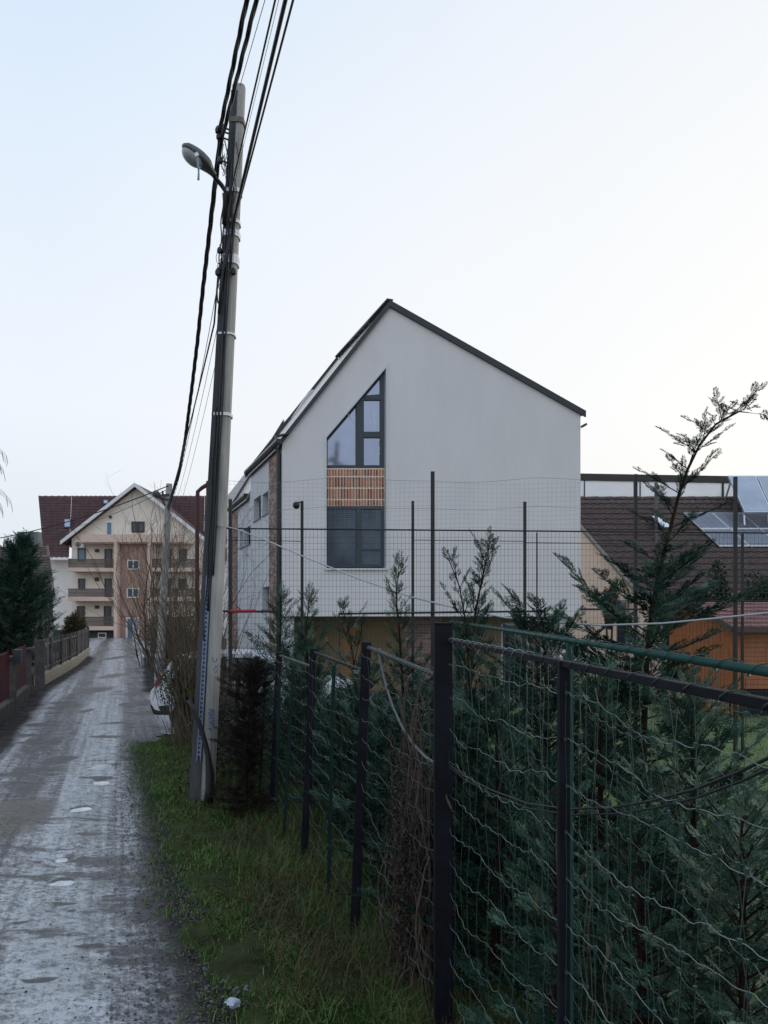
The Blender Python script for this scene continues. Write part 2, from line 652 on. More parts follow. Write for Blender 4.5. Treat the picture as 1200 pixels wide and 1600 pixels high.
M_water = mat('pale_puddle_ice', (0.26, 0.30, 0.35), 0.07, color2=(0.72, 0.77, 0.82), scale=6, spec=0.6, bump=0.05, bscale=12)
for a, b_, r1, r2 in PUDDLES:
    mb = MB()
    pts = []
    r1, r2 = r1 * 1.6, r2 * 1.5
    for k in range(26):
        t = 2 * math.pi * k / 26
        w = 1.0 + 0.40 * noise.noise(Vector((math.cos(t) * 4.5 + b_ * 2, math.sin(t) * 4.5, a))) + 0.55 * noise.noise(Vector((math.cos(t) * 1.9 + a * 3, math.sin(t) * 1.9 + b_ * 3, 2)))
        pts.append((a + r1 * w * math.cos(t), b_ + r2 * w * math.sin(t), road_z(a, b_) + 0.0075))
    mb.add(pts, [tuple(range(26))])
    tag(mb.build('puddle', M_water, fix=False), kind='structure')


def patch(name, xa, xb, m, y0, y1, z0, amp, step=0.09, nc=60, kind='structure'):
    """a bumpy strip of ground between two border tables"""
    rows = []
    y = y0
    while y < y1:
        rows.append(y)
        y += step + y * 0.004
    rows.append(y1)
    V, F = [], []
    for yy in rows:
        for j in range(nc + 1):
            cj = (j / nc) ** 1.5
            x = lerp(pw(yy, xa), pw(yy, xb), cj)
            ed = max(0.0, min(1.0, cj * 5 + .55 * noise.noise(Vector((x * 2.2, yy * 2.2, 6))) + .35 * noise.noise(Vector((x * 8, yy * 8, 2)))))
            z = z0 * ed + amp * (noise.noise(Vector((x * 1.1, yy * 1.1, 3))) + 0.5 * noise.noise(Vector((x * 4, yy * 4, 8))))
            V.append((x, yy, z - (1 - ed) * 0.05))
    for i in range(len(rows) - 1):
        for j in range(nc):
            a = i * (nc + 1) + j
            F.append((a, a + 1, a + nc + 2, a + nc + 1))
    o = npmesh(name, np.array(V), np.array(F), m, smooth=True)
    tag(o, kind=kind)
    return o


FENCE = [(0, 1.547), (14.5, 1.547 - 14.5 * 0.330)]   # x of the left run of the wire fence
VERGE_L = [(y, x - 0.22) for y, x in RIGHT]
FX = lambda y: 1.547 - 0.330 * y
patch('grass_verge', VERGE_L, [(0, 2.4), (14.5, -2.4)], M_turf, 1.2, 13.6, 0.07, 0.05, step=.045, nc=110)
patch('lawn', [(1, 2.1), (14, -2.3), (14.2, -4.6), (17.9, -4.6), (18, -2.9), (40, -10)], [(1, 30), (40, 30)], M_lawn, 1.0, 40, 0.03, 0.03, step=0.25, nc=60)


def blades(name, pts, m, hmin, hmax, width, lean=0.5, per=9, tint=None, spread=0.05, segs=2):
    """grass: every point grows a tuft of bent blades"""
    P = np.repeat(np.array(pts), per, axis=0)
    n = len(P)
    P[:, 0] += NP.normal(0, spread, n)
    P[:, 1] += NP.normal(0, spread, n)
    h = NP.uniform(hmin, hmax, n) * np.repeat(NP.uniform(0.6, 1.35, len(pts)), per)
    a = NP.uniform(0, 2 * np.pi, n)
    dx, dy = np.cos(a), np.sin(a)
    ln = NP.uniform(0.2, 1.0, n) * lean
    V = np.zeros((n, 5, 3))
    w = width * NP.uniform(0.6, 1.3, n)
    for k, (t, ww) in enumerate(((0, 1), (0, -1), (0.55, 0.7), (0.55, -0.7), (1.0, 0))):
        off = ln * h * t * t
        V[:, k, 0] = P[:, 0] + dx * off - dy * w * ww / 2
        V[:, k, 1] = P[:, 1] + dy * off + dx * w * ww / 2
        V[:, k, 2] = P[:, 2] + h * (t - 0.35 * ln * t * t)
    base = (np.arange(n) * 5)[:, None]
    F = np.concatenate([base + np.array([[0, 1, 3]]), base + np.array([[0, 3, 2]]), base + np.array([[2, 3, 4]])], axis=0)
    T = np.repeat(NP.uniform(0, 1, n), 5) if tint is None else np.repeat(tint, per * 5)
    o = npmesh(name, V.reshape(-1, 3), F, m, tint=T)
    tag(o, kind='stuff')
    return o


M_grass = leafmat('verge_grass', [(0.026, 0.064, 0.016), (0.054, 0.130, 0.030), (0.115, 0.195, 0.050), (0.23, 0.225, 0.095)], 0.65, 1.6, spec=.12)
M_dry = leafmat('dry_grass', [(0.035, 0.030, 0.018), (0.085, 0.068, 0.038), (0.16, 0.13, 0.075)], 0.8, 2, spec=.1)


def verge_pts(n, ymin, ymax, soft=0.75):
    out = []
    while len(out) < n:
        y = ymin + (ymax - ymin) * (NP.random() ** 1.5)
        xr, xf = pw(y, RIGHT) + (0.22 if y < 4 else max(-0.20, 0.22 - (y - 4) * .17)), FX(y) + 0.5
        c = NP.random()
        x = lerp(xr, xf, c)
        d = (x - xr)
        nn = noise.noise(Vector((x * 0.9, y * 0.9, 1))) + 0.5 * noise.noise(Vector((x * 3, y * 3, 4)))
        if d / 0.6 - 0.34 + nn * 1.25 < NP.random() * soft:
            continue
        z = 0.06 + 0.05 * (noise.noise(Vector((x * 1.1, y * 1.1, 3))))
        out.append((x, y, z))
    return out


blades('grass', verge_pts(18000, 3.4, 13.3, .62), M_grass, 0.018, 0.068, 0.008, 1.3, per=5, spread=0.065)
moss = []
for _ in range(9000):
    y = 3.4 + 9.8 * NP.random() ** 1.5
    x = lerp(pw(y, RIGHT) + (.35 if y < 5 else .1), FX(y) + .3, NP.random())
    moss.append((x, y, 0.055 + 0.05 * (noise.noise(Vector((x * 1.1, y * 1.1, 3))) + .5 * noise.noise(Vector((x * 4, y * 4, 8))))))
M_moss = leafmat('moss_and_clover', [(0.035, 0.060, 0.016), (0.075, 0.130, 0.028), (0.15, 0.20, 0.045)], .75, 2.2, spec=.08)
blades('moss', moss, M_moss, 0.012, 0.035, 0.010, 1.2, per=6, spread=0.05)
rim = []
for _ in range(1500):
    y = NP.uniform(3.5, 13.0)
    x = pw(y, RIGHT) + NP.normal(0.02 if y < 5.5 else -0.08, 0.16)
    rim.append((x, y, 0.01))
blades('grass', rim, M_grass, 0.02, 0.07, 0.007, 1.2, per=5, spread=0.05)
tall = [p for p in verge_pts(4200, 3.4, 12.5) if p[0] > FX(p[1]) - 0.45 - 0.6 * noise.noise(Vector((p[0], p[1], 0)))]
blades('tall_grass', tall, M_grass, 0.08, 0.22, 0.006, 1.3, per=8, spread=0.05)
dry = [p for p in verge_pts(2200, 3.4, 12.5) if p[0] > FX(p[1]) - 1.0 + 1.5 * noise.noise(Vector((p[0] * 0.8, p[1] * 0.8, 9)))]
blades('dry_grass', dry, M_dry, 0.10, 0.34, 0.005, 1.7, per=5, spread=0.06)
lawn_pts = []
while len(lawn_pts) < 5000:
    y = NP.uniform(4.0, 17.5)
    x = NP.uniform(FX(min(y, 13.5)) + 0.4, 0.62 * y + 1)
    lawn_pts.append((x, y, 0.03 + 0.03 * noise.noise(Vector((x * 1.1, y * 1.1, 3)))))
M_lawngrass = leafmat('lawn_grass', [(0.08, 0.12, 0.036), (0.13, 0.18, 0.055), (0.18, 0.23, 0.08)], 0.6, 0.8)
blades('lawn_grass', lawn_pts, M_lawngrass, 0.02, 0.05, 0.014, 0.8, per=5, spread=0.07)

litter = [p for p in verge_pts(1600, 3.4, 12.5)]
P_ = np.array(litter)
n_ = len(P_)
a_ = NP.uniform(0, 6.28, n_)
s_ = NP.uniform(.008, .022, n_)
dx_, dy_ = np.cos(a_) * s_, np.sin(a_) * s_
zz = P_[:, 2] + NP.uniform(.02, .06, n_)
V_ = np.stack([np.stack([P_[:, 0] - dx_, P_[:, 1] - dy_, zz], 1), np.stack([P_[:, 0] + dy_ * .5, P_[:, 1] - dx_ * .5, zz + .006], 1),
               np.stack([P_[:, 0] + dx_, P_[:, 1] + dy_, zz + NP.uniform(-.008, .012, n_)], 1), np.stack([P_[:, 0] - dy_ * .5, P_[:, 1] + dx_ * .5, zz + .004], 1)], 1).reshape(-1, 3)
F_ = (np.arange(n_) * 4)[:, None] + np.array([[0, 1, 2, 3]])
tag(npmesh('fallen_leaves', V_, F_, leafmat('dead_leaf', [(.05, .03, .018), (.11, .065, .035), (.18, .12, .07)], .8, 3, spec=.1), tint=np.repeat(NP.uniform(0, 1, n_), 4)), kind='stuff')

# loose stones along the muddy edge of the lane
M_stone = mat('pale_stone', (0.045, 0.042, 0.042), 0.85, color2=(0.20, 0.19, 0.185), scale=9.0, spec=0.2)


def pebble(c, r, mb):
    vs, fs = [], []
    for dz, rr in ((-0.5, 0.55), (0.1, 1.0), (0.6, 0.5)):
        for k in range(6):
            a = k * math.pi / 3 + dz
            q = rr * r * random.uniform(0.7, 1.2)
            vs.append((c[0] + q * math.cos(a), c[1] + q * math.sin(a), c[2] + dz * r * 0.8))
    for i in range(2):
        for k in range(6):
            fs.append((i * 6 + k, i * 6 + (k + 1) % 6, i * 6 + 6 + (k + 1) % 6, i * 6 + 6 + k))
    fs.append((12, 13, 14, 15, 16, 17))
    mb.add(vs, fs)


mb = MB()
for i in range(3800):
    y = 3.8 + 10 * random.random() ** 1.7
    x = pw(y, RIGHT) + random.gauss(-0.22, 0.22)
    if random.random() < 0.10:
        x = lerp(pw(y, LEFT), pw(y, RIGHT), random.random())
        pebble((x, y, road_z(x, y) + 0.002), random.uniform(0.004, 0.011), mb)
        continue
    pebble((x, y, road_z(x, y) + 0.004 + 0.06 * max(0, min(1, (x - pw(y, RIGHT)) / 0.8))), random.uniform(0.003, 0.010) * (1.5 if random.random() < .06 else 1), mb)
for i in range(120):
    pebble((random.gauss(-0.92, 0.12), random.gauss(4.55, 0.22), 0.03), random.uniform(0.005, 0.017), mb)
o = mb.build('loose_gravel', M_stone, fix=False)
tag(o, kind='stuff')

# crumpled paper lying in the mud
mb = MB()
c = at(364, 1586, 4.2)
vs, fs = [], []
for i in range(6):
    for k in range(9):
        a = 2 * math.pi * k / 9
        f = math.sin(math.pi * (i + 0.5) / 6)
        rr = 0.034 * (0.45 + 1.0 * random.random())
        vs.append((c.x + rr * 1.3 * f * math.cos(a), c.y + rr * f * math.sin(a), 0.075 + 0.028 * -math.cos(math.pi * (i + 0.5) / 6)))
for i in range(5):
    for k in range(9):
        fs.append((i * 9 + k, i * 9 + (k + 1) % 9, i * 9 + 9 + (k + 1) % 9, i * 9 + 9 + k))
fs.append(tuple(range(9)))
fs.append(tuple(range(45, 54)))
mb.add(vs, fs)
tag(mb.build('paper_litter', mat('white_paper', (0.42, 0.46, 0.56), 0.7, var=0.15, scale=40)), 'crumpled white paper scrap lying at the muddy edge of the verge', 'litter')
# ------------------------------------------------------------------ the white gabled house
S = 18 / 1155.6
U = lambda px: (px - 600) * S
Zp = lambda py, Y=18.0: CAM_H + (955 - py) / 1155.6 * Y


def HF(u, v, d):          # front skin: u across, v up, d into the house along the lane direction
    return (u - 0.376 * d, 18.0 + d, v)


UL, UR, UA = U(441), U(907), U(608)
ZL, ZR, ZA = Zp(692), Zp(648), Zp(480)
ZB = Zp(963)
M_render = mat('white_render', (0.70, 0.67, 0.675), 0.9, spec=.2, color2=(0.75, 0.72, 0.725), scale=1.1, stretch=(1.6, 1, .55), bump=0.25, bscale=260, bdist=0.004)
M_render2 = mat('white_render_skylit', (0.55, 0.57, 0.60), 0.85, color2=(0.60, 0.62, 0.65), scale=0.6, bump=0.25, bscale=260, bdist=0.004)  # same render, cooler: bluer sky light on this side put into the colour
M_trim = mat('pale_trim', (0.62, 0.65, 0.66), 0.6, var=0.05)
M_anth = mat('anthracite_metal', (0.022, 0.028, 0.036), 0.45, var=0.15, scale=5)
M_frame = mat('slate_grey_frame', (0.030, 0.042, 0.055), 0.42, var=0.1)
M_pane = mat('window_glass', (0.27, 0.31, 0.42), 0.06, var=0.12, scale=0.7, metal=0.85, bump=0.03, bscale=1.2)
M_panedark = mat('window_glass_dark', (0.035, 0.050, 0.070), 0.10, color2=(0.085, 0.11, 0.14), scale=1.1, metal=0.6, bump=0.02, bscale=1.0)  # lighter noise tint paints faint reflections into the glass
M_inside = mat('dark_room', (0.01, 0.011, 0.013), 0.9)
M_film = mat('white_film', (0.75, 0.74, 0.70), 0.5, var=0.05)
M_gutter = mat('black_gutter', (0.015, 0.019, 0.022), 0.4, var=0.2)
M_roofmetal = mat('wet_sheet_roof', (0.05, 0.055, 0.06), 0.20, var=0.15, scale=3, spec=0.9)
M_mortar = mat('pale_mortar', (0.78, 0.64, 0.52), 0.9, var=0.08, scale=20)
M_mortar2 = mat('grey_mortar', (0.36, 0.33, 0.31), 0.9, var=0.12, scale=20)
BR = [mat('clay_brick_' + nm, c, 0.85, color2=c2, scale=14, bump=0.4, bscale=60, bdist=0.004) for nm, c, c2 in (
    ('orange', (0.36, 0.115, 0.058), (0.45, 0.17, 0.09)), ('red', (0.23, 0.055, 0.035), (0.32, 0.085, 0.05)),
    ('brown', (0.15, 0.058, 0.04), (0.22, 0.09, 0.06)), ('rose', (0.42, 0.18, 0.11), (0.48, 0.24, 0.16)))]

house = thing('gabled_house', (U(600), 18.0, 0), 'white rendered house with a steep asymmetrical gable and one tall slanted window', 'house')

op = [(U(510), Zp(888)), (U(603), Zp(888)), (U(603), Zp(575)), (U(510), Zp(684))]
w = MB()
w.wall([(UL, ZB), (UR, ZB), (UR, ZR), (UA, ZA), (UL, ZL)], [op], HF, 0.0, 0.32)
gw = w.build('gable_wall', M_render, house)
w = MB()
q = 0.045
op2 = [(op[0][0] - q, op[0][1]), (op[1][0] + q, op[1][1]), (op[2][0] + q, op[2][1] + 0.12), (op[3][0] - q, op[3][1] + 0.02)]
w.wall(op2, [[(a, b + 0.0005) for a, b in op]], HF, -0.022, 0.16)
w.build('opening_surround', M_trim, house)

# tall slanted window (upper)
w = MB()
D0, D1 = 0.10, 0.17


def rail(w, pts, d0=D0, d1=D1):
    w.prism(pts, HF, d0, d1)


zt = lambda u: lerp(op[3][1], op[2][1], (u - op[3][0]) / (op[2][0] - op[3][0]))   # slanted head
uL, uR = op[0][0] + 0.003, op[1][0] - 0.003
zS, zTop = Zp(730), None
fw = 0.055
w.prism([(uL, zS), (uR, zS), (uR, zS + 0.07), (uL, zS + 0.07)], HF, D0, D1)                         # sill rail
w.prism([(uL, zS + 0.07), (uL + fw * .6, zS + 0.07), (uL + fw * .6, zt(uL + fw * .6) - 0.05), (uL, zt(uL) - 0.05)], HF, D0, D1)
w.prism([(uR - 0.10, zS + 0.07), (uR, zS + 0.07), (uR, zt(uR) - 0.02), (uR - 0.10, zt(uR - 0.10) - 0.05)], HF, D0, D1)
w.prism([(uL, zt(uL) - 0.05), (uR - 0.10, zt(uR - 0.10) - 0.05), (uR - 0.10, zt(uR - 0.10) - 0.005), (uL, zt(uL) - 0.005)], HF, D0 - 0.004, D1)
um0, um1 = U(558.5), U(570.5)
w.prism([(um0, zS + 0.07), (um1, zS + 0.07), (um1, zt(um1) - 0.05), (um0, zt(um0) - 0.05)], HF, D0 - 0.008, D1)
ur = uR - 0.10
za, zb = Zp(623), Zp(614)
w.prism([(um1, za), (ur, za), (ur, zb), (um1, min(zb, zt(um1) - 0.05))], HF, D0 - 0.006, D1)
zc, zd = Zp(682), Zp(673)
w.prism([(um1, zc), (ur, zc), (ur, zd), (um1, zd)], HF, D0 - 0.006, D1)
uw = w.build('window', M_frame, house)
uw['label'] = 'tall slanted window under the gable with slate grey frame'


def pane(parent, pts, m=None, d=0.15, name='pane'):
    p = MB()
    p.prism(pts, HF, d, d + 0.012)
    return p.build(name, m or M_pane, parent)


pane(uw, [(uL + .03, zS + .06), (um0 + .01, zS + .06), (um0 + .01, zt(um0) - .04), (uL + .03, zt(uL + .03) - .04)])
pane(uw, [(um1 - .01, zS + .06), (ur + .01, zS + .06), (ur + .01, zc + .01), (um1 - .01, zc + .01)])
pane(uw, [(um1 - .01, zd - .01), (ur + .01, zd - .01), (ur + .01, za + .01), (um1 - .01, za + .01)])
pane(uw, [(um1 + 0.02, zb - .01), (ur + .01, zb - .01), (ur + .01, zt(ur) - .04), (um1 + 0.02, zt(um1 + 0.02) - .04)])
# strips of peeling protective film hanging inside the panes
for pts, wd in ((((545, 643), (550, 650), (555, 656), (558, 660)), 0.022), (((587, 641), (588, 655), (590, 668), (592, 672)), 0.014), (((598, 683), (595, 687), (593, 690)), 0.020), (((596, 697), (597, 705), (595, 710)), 0.016)):
    f = MB()
    prev = None
    for k in range(len(pts) - 1):
        a, b = pts[k], pts[k + 1]
        f.bar(HF(U(a[0]), Zp(a[1]), 0.128), HF(U(b[0]), Zp(b[1]), 0.132), wd, 0.004, up=(0, 1, 0))
    f.build('film_strip', M_film, uw)
rm = MB()
rm.prism([(op[0][0] + .01, op[0][1] + .01), (op[1][0] - .01, op[1][1] + .01), (op[1][0] - .01, op[2][1] - .03), (op[0][0] + .01, op[3][1] - .02)], HF, 0.30, 0.31)
rm.build('room_backing', M_inside, house)

# soldier-laid clay bricks between the two windows
zb0, zb1 = Zp(790), Zp(730.5)
m_ = MB()
m_.prism([(op[0][0] + .002, zb0), (op[1][0] - .002, zb0), (op[1][0] - .002, zb1), (op[0][0] + .002, zb1)], HF, 0.084, 0.24)
m_.build('mortar_bed', M_mortar, house)
brick_me = {}
pitch_u, pitch_z = (op[1][0] - op[0][0] - 0.01) / 20, 0.286


def brick_mesh(w_, h_, mt):
    key = (round(w_, 3), round(h_, 3), mt.name)
    if key not in brick_me:
        b = MB()
        c = 0.004
        b.add([(-w_ / 2, 0, -h_ / 2), (w_ / 2, 0, -h_ / 2), (w_ / 2, 0, h_ / 2), (-w_ / 2, 0, h_ / 2),
               (-w_ / 2 + c, -.03, -h_ / 2 + c), (w_ / 2 - c, -.03, -h_ / 2 + c), (w_ / 2 - c, -.03, h_ / 2 - c), (-w_ / 2 + c, -.03, h_ / 2 - c)],
              [(4, 5, 6, 7), (0, 1, 5, 4), (1, 2, 6, 5), (2, 3, 7, 6), (3, 0, 4, 7)])
        me = bpy.data.meshes.new('brick')
        me.from_pydata(b.v, [], b.f)
        me.materials.append(mt)
        brick_me[key] = me
    return brick_me[key]


rows_ = [(zb1 - 0.19, 0.17), (zb1 - 0.19 - 0.283, 0.262), (zb1 - 0.19 - 0.283 * 2, 0.262), (zb0 + 0.004, 0.150)]
for ri, (z0_, h_) in enumerate(rows_):
    for k in range(20):
        mt = random.choices(BR, (5, 3, 3, 2))[0]
        me = brick_mesh(random.choice((.044, .047, .050)), h_ - .014, mt)
        o = bpy.data.objects.new('brick', me)
        COL.objects.link(o)
        o.parent = house
        p = HF(op[0][0] + .008 + pitch_u * (k + .5) + random.uniform(-.003, .003), z0_ + h_ / 2, 0.100 - random.uniform(0, .006))
        o.location = (p[0] - house.location.x, p[1] - house.location.y, p[2])
        o.rotation_euler = (0, R(random.uniform(-.7, .7)), 0)

# lower window: roller blinds half down behind dark glass
zw0, zw1 = Zp(886), Zp(791)
w = MB()
w.wall([(uL, zw0), (uR, zw0), (uR, zw1), (uL, zw1)],
       [[(uL + .05, zw0 + .07), (U(559), zw0 + .07), (U(559), zw1 - .06), (uL + .05, zw1 - .06)],
        [(U(567), zw0 + .07), (uR - .07, zw0 + .07), (uR - .07, Zp(860)), (U(567), Zp(860))],
        [(U(567), Zp(857)), (uR - .07, Zp(857)), (uR - .07, zw1 - .06), (U(567), zw1 - .06)]], HF, 0.10, 0.17)
lw = w.build('window', M_frame, house)
lw['label'] = 'dark lower window with slatted blind and pale sill'
for a, b, c, d in ((uL + .045, U(559.5), zw0 + .065, zw1 - .055), (U(566.5), uR - .065, zw0 + .065, Zp(859.5)), (U(566.5), uR - .065, Zp(857.5), zw1 - .055)):
    pane(lw, [(a, c), (b, c), (b, d), (a, d)], M_panedark, d=0.145)
w = MB()
w.prism([(U(506.5), zw0 - .075), (U(606), zw0 - .075), (U(606), zw0 - .032), (U(506.5), zw0 - .032)], HF, -0.07, 0.16)
w.build('sill', M_trim, lw)
w = MB()
for k in range(26):
    z = zw0 + .08 + k * 0.052
    w.bar(HF(uL + .06, z, .132), HF(U(558), z, .132), .003, .008)
w.build('blind_slats', mat('blind_slat', (0.03, 0.04, 0.05), 0.5), lw)


# side wall along the lane
def HS(t, v, d):         # d goes inwards to the house (to the right)
    return (UL - 0.376 * t + d * 0.936, 18.0 + t + d * 0.352, v)


def tt(px):
    r = (px - 600) / 1155.6
    return (UL - 18 * r) / (r + 0.376)


def ZS(py, t):
    return CAM_H + (955 - py) / 1155.6 * (18 + t)


T1, T2 = 3.94, 7.1
ZG1 = 6.50
ZG2 = 5.84
holes, wins = [], []
for xa, xb, ya, yb in ((396.5, 407.6, 812, 777), (410, 419.3, 804, 770)):
    ta, tb = tt(xb), tt(xa)
    tm = (ta + tb) / 2
    wins.append((ta, tb, ZS((ya + yb) / 2 + (ya - yb) / 2, tm), ZS(yb, tm)))
wins.append((1.45, 2.3, 2.35, 2.95))
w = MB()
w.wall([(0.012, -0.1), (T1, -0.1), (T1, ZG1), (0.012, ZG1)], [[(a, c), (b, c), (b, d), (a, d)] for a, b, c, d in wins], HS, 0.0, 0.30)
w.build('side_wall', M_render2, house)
wins2 = []
for xa, xb, ya, yb in ((380.5, 391.3, 852, 824), (375, 379.5, 856, 830)):
    ta, tb = tt(xb), tt(xa)
    tm = (ta + tb) / 2
    wins2.append((ta, tb, ZS(ya, tm), ZS(yb, tm)))
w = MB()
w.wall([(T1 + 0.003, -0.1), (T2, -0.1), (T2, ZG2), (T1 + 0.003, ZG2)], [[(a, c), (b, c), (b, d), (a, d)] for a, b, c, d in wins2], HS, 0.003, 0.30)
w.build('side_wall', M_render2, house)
for a, b, c, d in wins + wins2:
    w = MB()
    w.wall([(a, c), (b, c), (b, d), (a, d)], [[(a + .06, c + .06), (b - .06, c + .06), (b - .06, d - .06), (a + .06, d - .06)]], HS, 0.16, 0.21)
    fo = w.build('window', M_frame, house)
    p = MB()
    p.prism([(a + .055, c + .055), (b - .055, c + .055), (b - .055, d - .055), (a + .055, d - .055)], HS, 0.19, 0.20)
    p.build('pane', M_panedark, fo)
    p = MB()
    p.prism([(a - .02, c - .03), (b + .02, c - .03), (b + .02, c - .004), (a - .02, c - .004)], HS, -.03, .15)
    p.build('sill', M_frame, fo)
# back parts that close the volume
w = MB()
w.prism([(UL + .02, -.1), (UR, -.1), (UR, ZR), (UA, ZA), (UL + .02, ZL)], HF, T2 + 1.0, T2 + 1.3)
w.build('rear_wall', M_render, house)
w = MB()
w.prism([(UR - .3, 0), (UR - .002, 0), (UR - .002, ZR), (UR - .3, ZR)], HF, 0.33, T2 + 1.0)
w.build('right_wall', M_render, house)
w = MB()
w.prism([(UL + .05, ZG1 - .25), (UR - .05, ZG1 - .25), (UA + .9, ZG1 + 2.3), (UA - .9, ZG1 + 2.3)], HF, T1 - .25, T1 - .02)
w.build('step_wall', M_render, house)


def brick_strip(name, t0, t1, z0, z1, wd=0.21, h=0.071, fnn=HS, proud=0.022, mats=None):
    bed = MB()
    bed.prism([(t0, z0), (t1, z0), (t1, z1), (t0, z1)], fnn, -0.012, 0.02)
    root = bed.build(name, M_mortar2, house)
    groups = [MB() for _ in BR]
    r = 0
    z = z0 + 0.006
    while z + h - .012 < z1:
        off = (r % 2) * wd / 2
        t = t0 + .006 - off
        while t < t1 - 0.02:
            a, b = max(t, t0 + .004), min(t + wd - .012, t1 - .004)
            if b - a > 0.03:
                dd = proud + random.uniform(-.004, .004)
                random.choices(groups, mats or (1, 2, 3, 3))[0].prism([(a, z), (b, z), (b, z + h - .013), (a, z + h - .013)], fnn, -dd, -0.011)
            t += wd
        z += h
        r += 1
    for gmb, mt in zip(groups, BRP):
        if gmb.v:
            o = gmb.build('brick_courses', mt, root, fix=False)
            o['kind'] = 'stuff'
    return root


BRP = [mat('old_brick_' + nm, c, 0.9, color2=c2, scale=10) for nm, c, c2 in (
    ('rose', (0.30, 0.17, 0.14), (0.38, 0.24, 0.20)), ('dust', (0.26, 0.15, 0.13), (0.33, 0.21, 0.19)),
    ('brown', (0.17, 0.10, 0.09), (0.24, 0.15, 0.13)), ('pale', (0.36, 0.26, 0.23), (0.42, 0.33, 0.29)))]
brick_strip('brick_strip', 0.34, tt(421), 0.0, ZG1 - .02)
brick_strip('brick_strip', tt(371.5), T2 - .03, 0.0, ZG2 - .02)

# roofs: left plane steep, right plane shallow
slL = (ZA - ZL) / (UA - UL)
slR = (ZA - ZR) / (UR - UA)
th = 0.10


def roof_plane(name, u0, z0, u1, z1, t0, t1, m):
    r = MB()
    r.prism([(u0, z0), (u1, z1), (u1, z1 + th * 0.9), (u0, z0 + th * 0.9)], HF, t0, t1)
    return r.build(name, m, house)


eo = 0.10
roof_plane('roof', UL - eo, ZL - eo * slL + .012, UA, ZA + .012, -0.03, T1 + 0.03, M_roofmetal)
roof_plane('roof', UR + 0.06, ZR - 0.06 * slR + .012, UA + .001, ZA + .012, -0.03, T1 + 2.0, M_roofmetal)
dz = ZG1 - ZG2
roof_plane('roof', UL - eo, ZL - dz - eo * slL + .012, UA - dz / slL - .3, ZA - dz - .3 * slL + 0.012 - 0.0, T1 + 0.10, T2 + 0.15, M_roofmetal)
# verge trims (dark flashing along the rakes)
for nm, (ua, za_), (ub, zb_), t0, t1 in (
        ('verge_trim', (UL - eo - .02, ZL - eo * slL - .01), (UA, ZA - .01), -0.075, -0.032),
        ('verge_trim', (UR + .09, ZR - .09 * slR - .01), (UA, ZA - .01), -0.073, -0.032)):
    r = MB()
    r.prism([(ua, za_ - .01), (ub, zb_), (ub, zb_ + .155), (ua, za_ + .14)], HF, t0, t1)
    r.build(nm, M_anth, house)
for t0, u0, z0, u1, z1 in ((T1 + .03, UL - eo - .05, ZL - eo * slL - .03, UA, ZA), (T2 + .15, UL - eo, ZL - dz - eo * slL, UA - dz / slL - .3, ZA - dz - .3 * slL)):
    r = MB()
    r.prism([(u0, z0), (u1, z1), (u1, z1 + .21), (u0, z0 + .21)], HF, t0, t0 + .05)
    r.build('verge_trim', M_anth, house)
# snow guards and ridge cap
r = MB()
r.bar(HF(UA, ZA + .165, -.06), HF(UA, ZA + .165, T1 + .06), .16, .035)
r.build('ridge_cap', M_anth, house)
for f_, t_ in ((0.86, 1.0),):
    u_, z_ = lerp(UL, UA, f_), lerp(ZL, ZA, f_) + .14
    r = MB()
    for k in range(5):
        t = t_ + (k - 2) * .35
        if -0.02 < t < T1:
            r.bar(HF(u_, z_, t), HF(u_ - .05, z_ + .10, t), .02, .02)
    r.bar(HF(u_ - .04, z_ + .09, max(0, t_ - .75)), HF(u_ - .04, z_ + .09, min(T1, t_ + .75)), .02, .02)
    r.build('snow_guard', M_anth, house)


def gutter(t0, t1, z, name='gutter'):
    r = MB()
    prof = [(-0.19, 0.0), (-0.19, .10), (-0.175, .10), (-0.175, .015), (-0.03, .015), (-0.03, .10), (-0.012, .10), (-0.012, 0)]
    prof = [(-0.02, .11), (-0.17, .11), (-0.18, .05), (-0.15, 0.0), (-0.05, -.01), (-0.02, .03)]
    vs = [HS(t0, z + b, a) for a, b in prof] + [HS(t1, z + b, a) for a, b in prof]
    n = len(prof)
    r.add(vs, [tuple(range(n)), tuple(range(n, 2 * n))[::-1]] + [(i, (i + 1) % n, (i + 1) % n + n, i + n) for i in range(n)])
    return r.build(name, M_gutter, house)


gutter(-0.10, T1 + .12, ZG1 - .14)
gutter(T1 + .14, T2 + .15, ZG2 - .14)
r = MB()
r.prism([(UL - .2, ZG1 - .02), (UL + .10, ZG1 + .07), (UL + .13, ZG1 + .11), (UL - .2, ZG1 + .05)], HF, -.16, -.08)
r.build('gutter_end', M_gutter, house)
r = MB()
r.bar(HF(UR + .01, ZR - .30, -.02), HF(UR + .13, ZR - .235, -.02), .10, .05)
r.build('gutter_end', M_gutter, house)
r = MB()
r.tube([HS(0.13, 0.15, -.06), HS(.13, ZG1 - .35, -.06), HS(.13, ZG1 - .2, -.10)], .055, 10)
dp = r.build('downpipe', M_gutter, house, smooth=False)
for z in (1.2, 3.2, 5.2):
    r = MB()
    r.tube([HS(.13, z, -.06), HS(.13, z + .04, -.06)], .066, 10)
    r.build('pipe_clip', M_anth, dp)

# soffit and recessed ground floor
r = MB()
r.prism([(UL, ZB + .002), (UR, ZB + .002), (UR, ZB + .10), (UL, ZB + .10)], HF, .322, 1.2)
r.build('soffit', mat('soffit_board', (0.26, 0.17, 0.10), 0.7), house)
gdoor = [(U(533), 0.12), (U(590), 0.12), (U(590), ZB - .05), (U(533), ZB - .05)]


def HG(u, v, d):
    return HF(u, v, d + 1.15)


